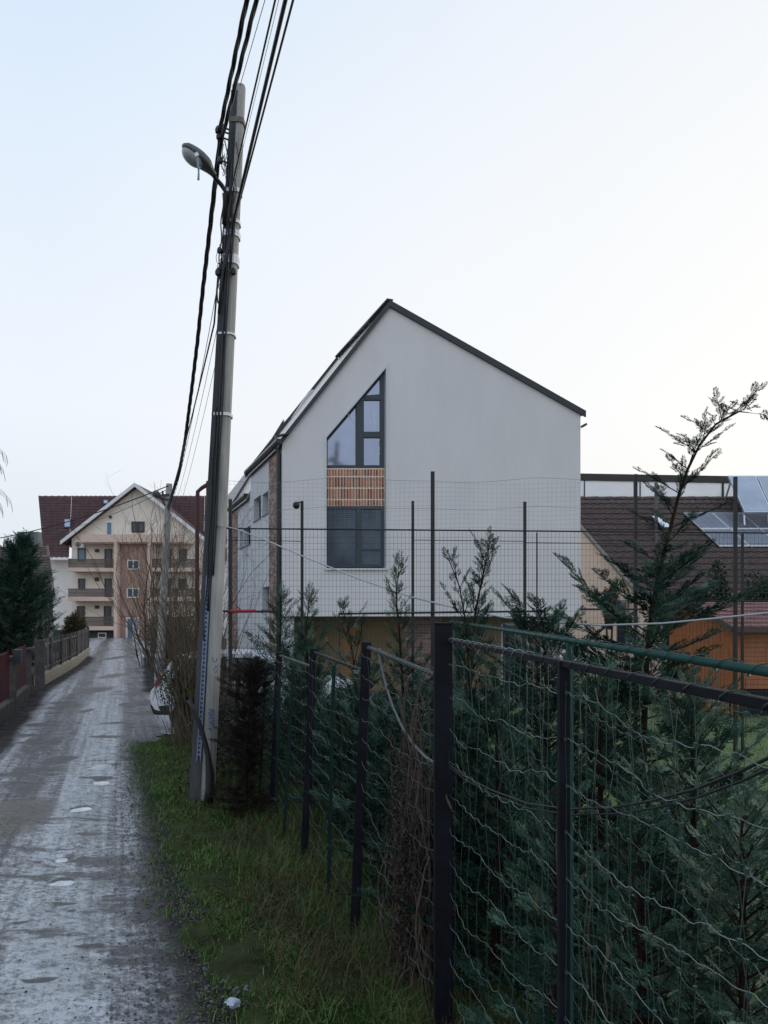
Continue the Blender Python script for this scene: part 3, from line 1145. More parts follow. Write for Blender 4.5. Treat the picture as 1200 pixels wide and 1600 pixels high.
k_ = 19.15 / 18
gu = lambda px: (px - 600) / 1155.6 * 19.15 + 0.376 * 1.15
d1, d2 = (gu(531), gu(566)), (gu(783), gu(829))
M_gf = mat('ochre_render', (0.22, 0.155, 0.085), 0.85, var=0.15, scale=2)
w = MB()
w.wall([(UL + .31, 0.0), (UR, 0), (UR, ZB - .003), (UL + .31, ZB - .003)],
       [[(d1[0], .12), (d1[1], .12), (d1[1], 1.95), (d1[0], 1.95)], [(d2[0], .10), (d2[1], .10), (d2[1], 2.0), (d2[0], 2.0)]], HG, 0, .25)
w.build('ground_floor_wall', M_gf, house)
brick_strip('brick_strip', gu(632), gu(690), 0.02, ZB - .02, fnn=HG, wd=.24, h=.073, mats=(2, 3, 2, 1))
brick_strip('brick_strip', gu(829), UR - .01, 0.12, ZB - .02, fnn=HG, wd=.24, h=.073, mats=(1, 2, 3, 3))
M_door = mat('honey_wood', (0.28, 0.14, 0.05), 0.6, color2=(0.38, 0.20, 0.08), scale=3, stretch=(8, 8, 0.5), bump=.2)
w = MB()
w.prism([(d1[0] + .01, .125), (d1[1] - .01, .125), (d1[1] - .01, 1.945), (d1[0] + .01, 1.945)], HG, .06, .12)
dr = w.build('door', M_door, house)
for a, b in ((.22, .95), (1.05, 1.82)):
    w = MB()
    w.wall([(d1[0] + .09, a), (d1[1] - .09, a), (d1[1] - .09, b), (d1[0] + .09, b)], [[(d1[0] + .13, a + .04), (d1[1] - .13, a + .04), (d1[1] - .13, b - .04), (d1[0] + .13, b - .04)]], HG, .045, .062)
    w.build('door_panel', M_door, dr)
w = MB()
w.bar(HG(d1[1] - .07, 1.05, .03), HG(d1[1] - .07, 1.05, .06), .03, .14)
w.build('handle', M_anth, dr)
w = MB()
w.wall([(d2[0], .10), (d2[1], .10), (d2[1], 2.0), (d2[0], 2.0)], [[(d2[0] + .07, .2), (d2[1] - .07, .2), (d2[1] - .07, 1.93), (d2[0] + .07, 1.93)]], HG, .05, .12)
gl = w.build('glazed_door', M_trim, house)
w = MB()
w.prism([(d2[0] + .065, .195), (d2[1] - .065, .195), (d2[1] - .065, 1.935), (d2[0] + .065, 1.935)], HG, .09, .10)
w.build('pane', M_panedark, gl)
# terrace plinth in front
w = MB()
w.box((2.2, 18.25, 0.07), (6.2, 1.9, 0.34))
w.build('terrace', mat('terrace_concrete', (0.14, 0.14, 0.145), 0.8, var=.2, scale=1.5, bump=.2), house)

# ------------------------------------------------------------------ roof tiles helper: real rolls and courses


M_butt = mat('shaded_tile_butt', (0.036, 0.027, 0.026), .95, var=.3, scale=4)  # dark riser colour paints in the shadow at the tile ends


def tiled(name, A, B, C_, D, m, parent, tile=0.30, course=0.36, amp=0.035, seg=3):
    """A-B eave line, D-C ridge line (A under D). rolls run up the slope, courses step."""
    A, B, C_, D = map(Vector, (A, B, C_, D))
    n = (B - A).cross(D - A).normalized()
    if n.z < 0:
        n = -n
    wU, wV = (B - A).length, (D - A).length
    nu, nv = max(2, int(wU / tile)) * seg, max(1, int(wV / course))
    V, F = [], []
    for i in range(nv):
        for e, lift in ((0.0, 0.045), (1.0, 0.0)):
            v = (i + e) / nv
            for j in range(nu + 1):
                u = j / nu
                p = A.lerp(B, u).lerp(D.lerp(C_, u), v)
                ph = (j / seg) % 1.0
                h = amp * max(0.0, math.sin(math.pi * 2 * (ph + .12))) if seg > 2 else amp * (1 if (j % 2) else 0)
                V.append(p + n * (h + lift))
    row = nu + 1
    for r_ in range(nv * 2 - 1):
        for j in range(nu):
            a = r_ * row + j
            F.append((a, a + 1, a + row + 1, a + row))
    o = npmesh(name, np.array([tuple(v) for v in V]), np.array(F), m, parent, kind='stuff')
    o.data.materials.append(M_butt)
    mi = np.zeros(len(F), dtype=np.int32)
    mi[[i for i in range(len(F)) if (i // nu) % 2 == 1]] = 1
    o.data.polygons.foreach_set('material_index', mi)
    return o


# ------------------------------------------------------------------ peach neighbour house with brown tiles
M_peach = mat('peach_render', (0.84, 0.65, 0.54), 0.85, var=.06, scale=0.8)
M_btile = mat('brown_roof_tile', (0.070, 0.048, 0.045), 0.7, color2=(0.15, 0.108, 0.100), scale=6)
nb = thing('peach_house', (7.6, 24.0, 0), 'peach rendered house with a long brown tiled roof behind the garden', 'house')


def NB(x, d, z):       # x metres to the right of the gable end, d back along the lane direction
    return (7.6 + x - 0.376 * d, 24.0 + d, z)


zN = lambda d: 3.86 + 0.86 * d
dR = 2.9
w = MB()
pts = [(-1.0, -.1), (-1.0 + 0.0, zN(-1.0) - .12), (dR, zN(dR) - .14), (7.6, -.1 + 2.2), (7.6, -.1)]
vs = [NB(0.02, a, b) for a, b in pts] + [NB(0.30, a, b) for a, b in pts]
w.add(vs, [(0, 1, 2, 3, 4), (9, 8, 7, 6, 5)] + [(i, (i + 1) % 5, (i + 1) % 5 + 5, i + 5) for i in range(5)])
w.build('gable_wall', M_peach, nb)
w = MB()
w.add([NB(.3, -.9, -.1), NB(16, -.9, -.1), NB(16, -.9, zN(-.95) - .1), NB(.3, -.9, zN(-.95) - .1)], [(0, 1, 2, 3)])
w.build('front_wall', M_peach, nb)
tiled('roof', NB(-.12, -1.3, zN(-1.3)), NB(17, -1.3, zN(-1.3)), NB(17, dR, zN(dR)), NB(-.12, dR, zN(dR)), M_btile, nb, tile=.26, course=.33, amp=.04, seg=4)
w = MB()
for a, b in ((-1.3, dR),):
    w.bar(NB(-.20, a, zN(a) + .0), NB(-.20, b, zN(b) + .0), .16, .09)
w.build('verge_board', mat('grey_verge', (0.20, 0.17, 0.15), .7), nb)
w = MB()
for k in range(34):
    w.tube([NB(-.2 + k * .5, dR, zN(dR) + .03), NB(.28 + k * .5, dR, zN(dR) + .045)], .09, 7)
w.build('ridge_tiles', M_btile, nb)
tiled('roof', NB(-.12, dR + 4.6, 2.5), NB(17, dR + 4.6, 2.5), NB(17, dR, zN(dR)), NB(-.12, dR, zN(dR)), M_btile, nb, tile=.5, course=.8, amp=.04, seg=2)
w = MB()      # slim window in the gable end
rw = lambda d, z: NB(0.0, d, z)
w.bar(NB(-.03, -.25, 2.66), NB(-.03, -.25, 1.0), .55, .06, up=(.94, .35, 0))
fw_ = w.build('window', mat('stone_frame', (0.30, 0.25, 0.21), .8), nb)
w = MB()
w.bar(NB(-.06, -.25, 2.58), NB(-.06, -.25, 1.05), .38, .05, up=(.94, .35, 0))
w.build('pane', M_panedark, fw_)
w = MB()      # vent pipe on the roof
w.tube([NB(1.9, .9, zN(.9) - .1), NB(1.9, .9, zN(.9) + 2.0)], .06, 8)
w.build('vent_pipe', mat('grey_pipe', (.10, .10, .105), .5), nb)
w = MB()
a, b = 1.35, 1.95
w.hexa([NB(2.45, a, zN(a) + .03), NB(2.85, a, zN(a) + .03), NB(2.85, b, zN(b) + .03), NB(2.45, b, zN(b) + .03),
        NB(2.45, a, zN(a) + .13), NB(2.85, a, zN(a) + .13), NB(2.85, b, zN(b) + .13), NB(2.45, b, zN(b) + .13)])
sk = w.build('skylight', M_anth, nb)
w = MB()
a, b = 1.40, 1.90
w.hexa([NB(2.51, a, zN(a) + .125), NB(2.79, a, zN(a) + .125), NB(2.79, b, zN(b) + .125), NB(2.51, b, zN(b) + .125),
        NB(2.51, a, zN(a) + .14), NB(2.79, a, zN(a) + .14), NB(2.79, b, zN(b) + .14), NB(2.51, b, zN(b) + .14)])
w.build('pane', mat('bright_glass', (.75, .78, .82), .08, metal=.8), sk)

# solar panels on that roof
M_pv = mat('solar_cell', (0.17, 0.19, 0.24), 0.3, var=.12, scale=2, metal=.7)
M_pvf = mat('aluminium', (0.60, 0.62, 0.65), .35, metal=.8, var=.05)
x0 = (1068 - 600) / 1155.6 * (24 + 2.04) - 7.6 + .376 * 2.04
for r_ in range(2):
    a, b = 0.53 + r_ * .77, .53 + r_ * .77 + .73
    for k in range(4):
        xa, xb = x0 + k * 1.02, x0 + k * 1.02 + 1.0
        off = .13
        w = MB()
        hp = lambda x, d, o: NB(x, d, zN(d) + o)
        w.hexa([hp(xa, a, off), hp(xb, a, off), hp(xb, b, off), hp(xa, b, off), hp(xa, a, off + .035), hp(xb, a, off + .035), hp(xb, b, off + .035), hp(xa, b, off + .035)])
        root = w.build('solar_panel', M_pvf, nb)
        nx, ny = 4, 3
        w = MB()
        for i in range(nx):
            for j in range(ny):
                p0, p1 = xa + .02 + (1.0 - .04) / nx * i + .004, xa + .02 + (1.0 - .04) / nx * (i + 1) - .012
                q0, q1 = lerp(a, b, .02 + .96 * j / ny) + .004, lerp(a, b, .02 + .96 * (j + 1) / ny) - .004
                w.add([hp(p0, q0, off + .041), hp(p1, q0, off + .041), hp(p1, q1, off + .041), hp(p0, q1, off + .041)], [(0, 1, 2, 3)])
        w.build('cells', M_pv, root)
        w = MB()
        for p in (xa + .15, xb - .15):
            w.bar(hp(p, a + .1, 0.0), hp(p, a + .1, off), .04, .04, up=(1, 0, 0))
            w.bar(hp(p, b - .1, 0.0), hp(p, b - .1, off), .04, .04, up=(1, 0, 0))
        w.build('bracket', M_pvf, root)

# glazed solar collectors leaning on a stand on the ridge
YC = 26.0
for k, (xa, lab) in enumerate(((1137, 'tilted glazed water collector above the solar panels, left one of two'), (1181, 'tilted glazed water collector cut by the right picture edge'))):
    A, B_ = at(xa, 746, YC + .5), at(xa + 42, 746, YC + .5)
    C2, D2 = at(xa + 68, 803, YC - .6), at(xa + 25, 803, YC - .6)
    root = thing('solar_collector', tuple(D2), lab, 'solar collector', 'glazed collectors on the ridge')
    w = MB()
    n = (B_ - A).cross(D2 - A).normalized()
    if n.y > 0:
        n = -n
    w.hexa([tuple(p) for p in (D2, C2, B_, A)] + [tuple(p + n * .09) for p in (D2, C2, B_, A)])
    w.build('frame', M_pvf, root)
    w = MB()
    f = lambda s, t: A.lerp(B_, s).lerp(D2.lerp(C2, s), t) + n * .095
    w.add([f(.05, .03), f(.95, .03), f(.95, .97), f(.05, .97)], [(0, 1, 2, 3)])
    w.build('glass', mat('collector_glass', (0.42, 0.46, 0.52), 0.15, metal=.7, var=.12, scale=1.5), root)
    w = MB()
    for s in (.06, .94):
        w.bar(f(s, .1) - n * .1, NB(f(s, .1).x - 7.6 + .376 * 2.85, 2.85, zN(2.85)), .05, .05)
        w.bar(f(s, .9) - n * .1, Vector((f(s, .9).x, f(s, .9).y, zN(1.4) + .0)), .05, .05)
    w.build('stand', M_pvf, root)

# windscreen on the flat deck behind the ridge: dark beam, posts, frosted sheets
ws = thing('glass_windscreen', (7.4, 27.6, 5.5), 'long dark beam over pale frosted sheets above the brown roof ridge', 'screen')
YB = 27.6
a, b = at(860, 740, YB), at(1260, 747, YB)
w = MB()
w.bar((a.x, YB, a.z - .11), (b.x, YB, b.z - .11), .14, .25)
w.build('beam', mat('dark_wood_beam', (0.05, 0.042, 0.038), .7, var=.2, scale=3), ws)
M_frost = mat('frosted_sheet', (0.74, 0.78, 0.84), 0.75, var=.04, scale=0.6)
xs = [at(p, 750, YB).x for p in (868, 913, 1000, 1062, 1129, 1190, 1250)]
for i in range(len(xs) - 1):
    w = MB()
    w.box(((xs[i] + xs[i + 1]) / 2, YB, (5.95 + a.z - .24) / 2), (xs[i + 1] - xs[i] - .05, .02, a.z - .24 - 5.95))
    o = w.build('sheet', M_frost, ws)
    b_ = M_frost.node_tree.nodes['Principled BSDF']
    b_.inputs['Transmission Weight'].default_value = 0.75
    w = MB()
    w.box((xs[i], YB - .01, (5.9 + a.z - .24) / 2), (.035 if i not in (4,) else .07, .06, a.z - .24 - 5.9))
    w.build('post', M_anth, ws)
w = MB()
w.box(((xs[0] + xs[-1]) / 2, YB, 5.9), (xs[-1] - xs[0], .06, .08))
w.build('bottom_rail', M_anth, ws)

# ------------------------------------------------------------------ wooden shed
M_wood = mat('orange_stained_boards', (0.30, 0.092, 0.030), 0.55, color2=(0.42, 0.15, 0.05), scale=4, stretch=(6, 6, .6), bump=.3, bscale=40)
shed = thing('garden_shed', (7.55, 16.0, 0), 'orange brown wooden garden shed with a reddish shingle roof on the lawn', 'shed')


def SH(x, d, z):
    return (7.55 + x - 0.376 * d, 16.0 + d, z)


top_at = lambda d: 2.03 + (0.45 * (1 - abs(d - .91) / .91))
n = 17
for k in range(n):
    a, b = 1.82 * k / n, 1.82 * (k + 1) / n - .012
    w = MB()
    j = random.uniform(0, .008)
    w.hexa([SH(-j, a, .05), SH(.03, a, .05), SH(.03, b, .05), SH(-j, b, .05), SH(-j, a, top_at(a)), SH(.03, a, top_at(a)), SH(.03, b, top_at(b)), SH(-j, b, top_at(b))])
    w.build('board', M_wood, shed)
for k in range(14):
    z = .62 + k * .10
    w = MB()
    w.hexa([SH(.12, .02, z), SH(2.6, .02, z), SH(2.6, .05, z), SH(.12, .05, z), SH(.12, .04 - .015, z + .094), SH(2.6, .04 - .015, z + .094), SH(2.6, .06, z + .094), SH(.12, .06, z + .094)])
    w.build('board', M_wood, shed)
w = MB()
w.box(SH(.05, 0.0, 1.02), (.12, .12, 1.96))
w.build('corner_post', M_wood, shed)
w = MB()
w.box(SH(1.35, .5, .33), (2.4, .9, .6))
w.build('base_shade_box', M_inside, shed)  # solid near-black box paints the darkness of the opening under the shed
w = MB()
w.box(SH(1.4, 1.5, 1.0), (2.5, .5, 1.9))
w.build('rear_wall', M_wood, shed)
M_shing = mat('red_brown_shingle', (0.15, 0.065, 0.06), 0.75, color2=(0.26, 0.13, 0.12), scale=5, stretch=(1, 1, 1), bump=.4, bscale=30)
for sgn in (-1, 1):
    r0, r1 = .91, .91 + sgn * 1.17
    nr = 7
    for k in range(nr):
        a0, a1 = lerp(r1, r0, k / nr), lerp(r1, r0, (k + 1) / nr + .03)
        z0_, z1_ = top_at(.91) + .02 - abs(a0 - .91) * .49, top_at(.91) + .02 - abs(a1 - .91) * .49
        w = MB()
        x = -.22
        while x < 3.4:
            ww = random.uniform(.16, .30)
            u0, u1 = x, x + ww - .012
            l_ = .03 + random.uniform(0, .012)
            w.hexa([SH(u0, a0, z0_ + .03), SH(u1, a0, z0_ + .03), SH(u1, a1, z1_), SH(u0, a1, z1_), SH(u0, a0, z0_ + .03 + l_), SH(u1, a0, z0_ + .03 + l_), SH(u1, a1, z1_ + .03), SH(u0, a1, z1_ + .03)])
            x += ww
        w.build('shingle_course', M_shing, shed)
w = MB()
for sgn in (-1, 1):
    w.bar(SH(-.24, .91, 2.50), SH(-.24, .91 + sgn * 1.2, 1.91), .05, .12)
w.build('verge_board', mat('weathered_verge', (.08, .06, .055), .8), shed)
w = MB()
w.box(SH(1.6, -.30, 1.90), (3.6, .06, .10))
w.build('eave_board', mat('weathered_verge', (.08, .06, .055), .8), shed)
# ------------------------------------------------------------------ apartment block closing the lane
YA = 66.0
aX = lambda px: (px - 600) / 1155.6 * YA
aZ = lambda py: CAM_H + (955 - py) / 1155.6 * YA
M_cream = mat('cream_render', (0.86, 0.78, 0.68), .9, var=.05, scale=.3)
M_white_r = mat('offwhite_render', (0.86, 0.82, 0.78), .9, var=.05, scale=.3)
M_salmon = mat('salmon_render', (0.72, 0.54, 0.45), .9, var=.06, scale=.3)
M_terra = mat('terracotta_render', (0.45, 0.29, 0.235), .9, var=.08, scale=.4)
M_rtile = mat('dark_red_tile', (0.090, 0.048, 0.052), .75, color2=(0.15, 0.082, 0.086), scale=1.5)
M_whitep = mat('white_paint', (0.78, 0.78, 0.78), .5, var=.03)
M_dgreen = mat('dark_plinth', (0.045, 0.055, 0.055), .8, var=.15, scale=.6)
M_rail = mat('balcony_lattice', (0.13, 0.10, 0.09), .7, var=.2, scale=3)
M_bwin = mat('far_window_glass', (0.05, 0.065, 0.085), .15, var=.3, scale=.5)
ap = thing('apartment_block', (aX(215), YA, 0), 'four storey apartment block with salmon balconies and dark red tiled roof closing the lane', 'apartment block')


def AF(u, v, d):
    return (u, YA + d, v)


def prism(pts, d0, d1, nm, m, parent=ap):
    w = MB()
    w.prism([(aX(x), aZ(y)) for x, y in pts], AF, d0, d1)
    return w.build(nm, m, parent)


def rect(x0, y0, x1, y1, d0, d1, nm, m, parent=ap):
    return prism([(x0, y1), (x1, y1), (x1, y0), (x0, y0)], d0, d1, nm, m, parent)


prism([(112, 1006), (322, 1006), (322, 842), (215, 762), (112, 842)], 0, 8, 'gable_wall', M_cream)
rect(75, 872, 111.5, 1006, .4, 8, 'side_wing', M_white_r)
rect(322.5, 850, 380, 1006, .4, 8, 'side_wing', M_white_r)
# main roof facing us: slope rises away
for xa, xb, xc, xd in ((74.5, 112, 200, 57),):
    A, B_ = Vector((aX(72), YA - .6, aZ(874))), Vector((aX(114), YA - .6, aZ(874)))
zr0, zr1 = aZ(873), CAM_H + (180 / 1155.6) * (YA + 5.5)
sl = lambda px, f: (lerp(aX(px), aX(px) * 1.083, f) if px > 80 else lerp(aX(73), aX(60) * 1.083, f), YA - .5 + 6.0 * f, lerp(zr0, zr1, f))
tiled('roof', sl(73, 0), sl(112, 0), sl(112, 1), sl(60, 1), M_rtile, ap, tile=.42, course=.42, amp=.09, seg=3)
tiled('roof', sl(112.3, .15), sl(230, .15), sl(230, 1), sl(112.3, 1), M_rtile, ap, tile=.42, course=.42, amp=.09, seg=3)
tiled('roof', sl(230.3, .15), sl(320, .15), sl(320, 1), sl(230.3, 1), M_rtile, ap, tile=.42, course=.42, amp=.09, seg=3)
tiled('roof', sl(320.3, 0), sl(400, 0), sl(400, 1), sl(320.3, 1), M_rtile, ap, tile=.42, course=.42, amp=.09, seg=3)
# projecting gable roof with white barge boards
for sg, xe in ((-1, 100), (1, 330)):
    w = MB()
    f0, f1 = -0.75, 6.0
    x1, z1, x0, z0 = aX(215), aZ(757), aX(xe), aZ(847)
    w.prism([(x0, z0), (x1, z1), (x1, z1 - .22), (x0, z0 - .22)], AF, f0, f1)
    w.build('gable_roof', M_rtile, ap)
    w = MB()
    w.prism([(x0, z0 + .03), (x1, z1 + .03), (x1, z1 - .32), (x0, z0 - .32)], AF, f0 - .08, f0 - .005)
    w.build('barge_board', M_whitep, ap)
rect(73, 873, 112, 876, -.75, -.5, 'gutter', M_whitep)
# terracotta stair bay and salmon pillars
rect(194.5, 850, 239.5, 1006, -.9, -.01, 'stair_bay', M_terra)
for x0, x1 in ((188.5, 194), (240, 245.5)):
    rect(x0, 850, x1, 1006, -1.7, -.02, 'pillar', M_salmon)
rect(140, 838, 297, 850, -1.75, -1.62, 'top_parapet', M_salmon)
rect(136, 849, 300, 851.5, -1.6, -.03, 'top_balcony_slab', M_salmon)
rect(75, 984, 188, 1006, -.25, -.03, 'plinth', M_dgreen)
rect(136, 985, 188, 1006, -1.0, -.26, 'plinth', M_dgreen)
rect(194.5, 961, 239.5, 963, -1.0, -.905, 'string_course', M_terra)
for yr0, yr1, ys1 in ((876, 889, 894.5), (921, 933.5, 939.5), (964, 978, 984)):
    for xa, xb in ((118, 188), (246, 318)):
        s = rect(xa, yr1, xb, ys1, -1.6, -.04, 'balcony_slab', M_salmon)
        w = MB()
        nb_ = 46
        zlo, zhi = aZ(yr1) + .03, aZ(yr0)
        for k in range(nb_):
            x = lerp(aX(xa) + .05, aX(xb) - .05, k / (nb_ - 1))
            w.box((x, YA - 1.55, (zlo + zhi) / 2), (.055, .04, zhi - zlo))
        w.box(((aX(xa) + aX(xb)) / 2, YA - 1.55, zhi), (aX(xb) - aX(xa), .08, .07))
        w.box(((aX(xa) + aX(xb)) / 2, YA - 1.55, lerp(zlo, zhi, .5)), (aX(xb) - aX(xa), .03, .05))
        w.build('railing', M_rail, s)


def win(x0, y0, x1, y1, d, frame=M_whitep, glass=M_bwin, fwd=.10, split=False, nm='window', sill=False):
    w = MB()
    X0, X1, Z0, Z1 = aX(x0), aX(x1), aZ(y1), aZ(y0)
    hs = []
    if split:
        xm = (X0 + X1) / 2
        hs = [[(X0 + fwd, Z0 + fwd), (xm - fwd / 2, Z0 + fwd), (xm - fwd / 2, Z1 - fwd), (X0 + fwd, Z1 - fwd)], [(xm + fwd / 2, Z0 + fwd), (X1 - fwd, Z0 + fwd), (X1 - fwd, Z1 - fwd), (xm + fwd / 2, Z1 - fwd)]]
    else:
        hs = [[(X0 + fwd, Z0 + fwd), (X1 - fwd, Z0 + fwd), (X1 - fwd, Z1 - fwd), (X0 + fwd, Z1 - fwd)]]
    w.wall([(X0, Z0), (X1, Z0), (X1, Z1), (X0, Z1)], hs, AF, d - .08, d + .02)
    o = w.build(nm, frame, ap)
    for h in hs:
        w = MB()
        w.prism([(h[0][0] - .01, h[0][1] - .01), (h[1][0] + .01, h[1][1] - .01), (h[2][0] + .01, h[2][1] + .01), (h[3][0] - .01, h[3][1] + .01)], AF, d - .03, d + .01)
        w.build('pane', glass, o)
    return o


M_brf = mat('brown_frame', (0.05, 0.035, 0.03), .5)
M_blue = mat('blue_glass', (0.12, 0.20, 0.28), .15)
for x0, y0, x1, y1 in ((204.5, 876, 223.5, 891), (204, 919, 223, 934.5)):
    win(x0, y0, x1, y1, -.93, split=True)
win(202.5, 964, 216, 999, -.93, fwd=.16, nm='entrance_door', glass=M_blue)
win(217, 964, 223, 999, -.93, fwd=.12, nm='entrance_door', glass=M_blue)
win(166, 815, 176.5, 838, -.02, glass=M_blue)
win(206, 815, 226, 832, -.02, split=True, frame=M_brf)
for x0, y0, x1, y1, gl in ((122, 857, 134, 877, M_blue), (164, 858, 175.5, 889, M_bwin), (123, 904, 133, 921, M_bwin), (164, 904, 174.5, 933, M_bwin), (163, 947, 174, 977, M_bwin), (121, 947, 132.5, 964, M_bwin),
                       (256, 858, 268, 889, M_bwin), (280, 858, 292, 877, M_bwin), (256, 904, 268, 933, M_bwin), (280, 904, 292, 921, M_bwin)):
    win(x0, y0, x1, y1, -.05, frame=M_brf, glass=gl, fwd=.07)
for x0, y0, x1, y1 in ((149, 858, 155, 863), (149, 902, 155, 908), (149, 946, 155, 951), (171, 806, 175, 810)):
    rect(x0, y0, x1, y1, -.12, -.02, 'vent', M_brf)
rect(160, 988, 173, 996, -1.05, -1.005, 'basement_window', M_whitep)
rect(161.5, 989.5, 171.5, 994.5, -1.08, -1.055, 'basement_window', M_bwin)
for x0, x1, y0, y1 in ((101, 112, 813, 827), (162, 170.5, 783, 790.5)):
    zf = lambda py: (873 - py) / (873 - 775)
    # rooflight lies on the slope
    def rp_(px, py, o):
        f = (873 - py) / 98.0 * 1.0
        d = -.5 + 6.0 * f
        k = (YA + d) / YA
        z0_, z1_ = aZ(873), CAM_H + (180 / 1155.6) * (YA + 5.5)
        # solve for the place on the slope seen at this height
        for _ in range(12):
            z = lerp(z0_, z1_, f)
            yy = YA - .5 + 6.0 * f
            pyy = 955 - (z - CAM_H) * 1155.6 / yy
            f += (pyy - py) / 98.0
        z = lerp(z0_, z1_, f)
        yy = YA - .5 + 6.0 * f
        return Vector(((px - 600) / 1155.6 * yy, yy - o * .75, z + o * .6))
    w = MB()
    w.hexa([rp_(x0, y1, .02), rp_(x1, y1, .02), rp_(x1, y0, .02), rp_(x0, y0, .02), rp_(x0, y1, .22), rp_(x1, y1, .22), rp_(x1, y0, .22), rp_(x0, y0, .22)])
    o = w.build('rooflight', M_brf, ap)
    w = MB()
    q = 1.4
    w.hexa([rp_(x0 + q, y1 - q, .2), rp_(x1 - q, y1 - q, .2), rp_(x1 - q, y0 + q, .2), rp_(x0 + q, y0 + q, .2), rp_(x0 + q, y1 - q, .25), rp_(x1 - q, y1 - q, .25), rp_(x1 - q, y0 + q, .25), rp_(x0 + q, y0 + q, .25)])
    w.build('pane', mat('rooflight_glass', (.42, .48, .55), .1, metal=.7), o)
for px_ in (237.5, 247.5):
    w = MB()
    w.tube([(aX(px_), YA - 1.02, aZ(852)), (aX(px_), YA - 1.02, aZ(1003))], .06, 6)
    w.build('downpipe', M_whitep, ap)
# air conditioner
ac = thing('air_conditioner', tuple(at(127, 857, 65.6)), 'white air conditioner with round fan grille on the cream wall under the gable', 'air conditioner')
w = MB()
w.box((aX(127.5), YA - .32, aZ(851.5)), (.82, .34, .60))
w.build('case', M_whitep, ac, bevel=.03)
w = MB()
vs = []
cx, cz = aX(125.5), aZ(851.5)
for r_ in (.24, .13):
    w2 = []
for i in range(20):
    a0, a1 = 2 * math.pi * i / 20, 2 * math.pi * (i + 1) / 20
    w.bar((cx + .22 * math.cos(a0), YA - .51, cz + .22 * math.sin(a0)), (cx + .22 * math.cos(a1), YA - .51, cz + .22 * math.sin(a1)), .03, .08, up=(0, 1, 0))
for k in range(6):
    a = math.pi * k / 6
    w.bar((cx - .2 * math.cos(a), YA - .505, cz - .2 * math.sin(a)), (cx + .2 * math.cos(a), YA - .505, cz + .2 * math.sin(a)), .02, .05, up=(0, 1, 0))
w.build('fan_grille', M_brf, ac)

# small grey tower behind its left eave
tw = MB()
tw.box((at(49, 840, 72).x, 72, 6), (2.0, 1.5, 2 * (at(49, 832, 72).z - 6)))
tag(tw.build('chimney_block', mat('grey_green_render', (.20, .24, .24), .85)), 'grey green block behind the left verge of the red roof', 'building')

# ------------------------------------------------------------------ old house at the left edge behind the conifer
oh = thing('old_house', (-19, 36, 0), 'low old house with weathered brown tiles at the left picture edge', 'house')
YO = 36.0
M_otile = mat('weathered_tile', (0.085, 0.06, 0.05), .8, color2=(0.20, 0.15, 0.12), scale=2.5)
L = lambda px, py, Y=YO: tuple(at(px, py, Y))
tiled('roof', L(-150, 905, YO), L(82, 905, YO), L(74, 854, YO + 4), L(-150, 854, YO + 4), M_otile, oh, tile=.26, course=.34, amp=.05, seg=3)
a, b, c = at(74, 855, YO + 4), at(82, 905, YO), at(86, 925, YO)
w = MB()
w.add([L(40, 905, YO + .02), L(82, 905, YO + .02), L(84, 1020, YO + .02), L(-150, 1020, YO + .02), L(-150, 905, YO + .02)], [(0, 1, 2, 3, 4)])
w.build('front_wall', mat('old_plaster', (.24, .22, .19), .9, var=.2, scale=1.2), oh)
tiled('roof', L(48, 930, YO - 1.5), L(84, 930, YO - 1.5), L(75, 868, YO + 2.5), L(40, 868, YO + 2.5), M_otile, oh, tile=.26, course=.34, amp=.05, seg=3)
w = MB()
w.bar(L(74, 854, YO + 4), L(84, 930, YO - 1.6), .12, .12)
w.build('verge_board', M_otile, oh)
w = MB()
p = at(3, 892, 34)
w.box((p.x, 34, p.z), (.42, .3, .62))
ol = w.build('awning_box', mat('orange_panel', (.55, .12, .03), .5), None, bevel=.03)
tag(ol, 'small orange red panel on the old house wall at the left edge', 'panel')

# ------------------------------------------------------------------ left side of the lane: gate pillars, red gates, slat fence
M_conc = mat('weathered_concrete', (0.055, 0.050, 0.050), .9, spec=.15, color2=(0.115, 0.105, 0.10), scale=3, bump=.3, bscale=30)
M_conc_l = mat('yellowish_concrete', (0.30, 0.27, 0.20), .85, color2=(0.42, 0.37, 0.29), scale=3, bump=.3, bscale=25)
M_red = mat('dark_red_metal', (0.060, 0.006, 0.012), .6, spec=.2, var=.2, scale=4)
M_picket = mat('pale_picket', (0.13, 0.115, 0.11), .85, color2=(0.21, 0.19, 0.175), scale=3)
M_slatd = mat('dark_slat', (0.022, 0.02, 0.02), .85, color2=(0.045, 0.04, 0.038), scale=3)
M_slat = mat('grey_brown_slat', (0.11, 0.10, 0.095), .8, color2=(0.20, 0.185, 0.175), scale=3)
LX = lambda y: pw(y, LEFT)


def along(y, off=0.0):
    """point on the left border line, off metres further left"""
    return (LX(y) - off * .94, y)


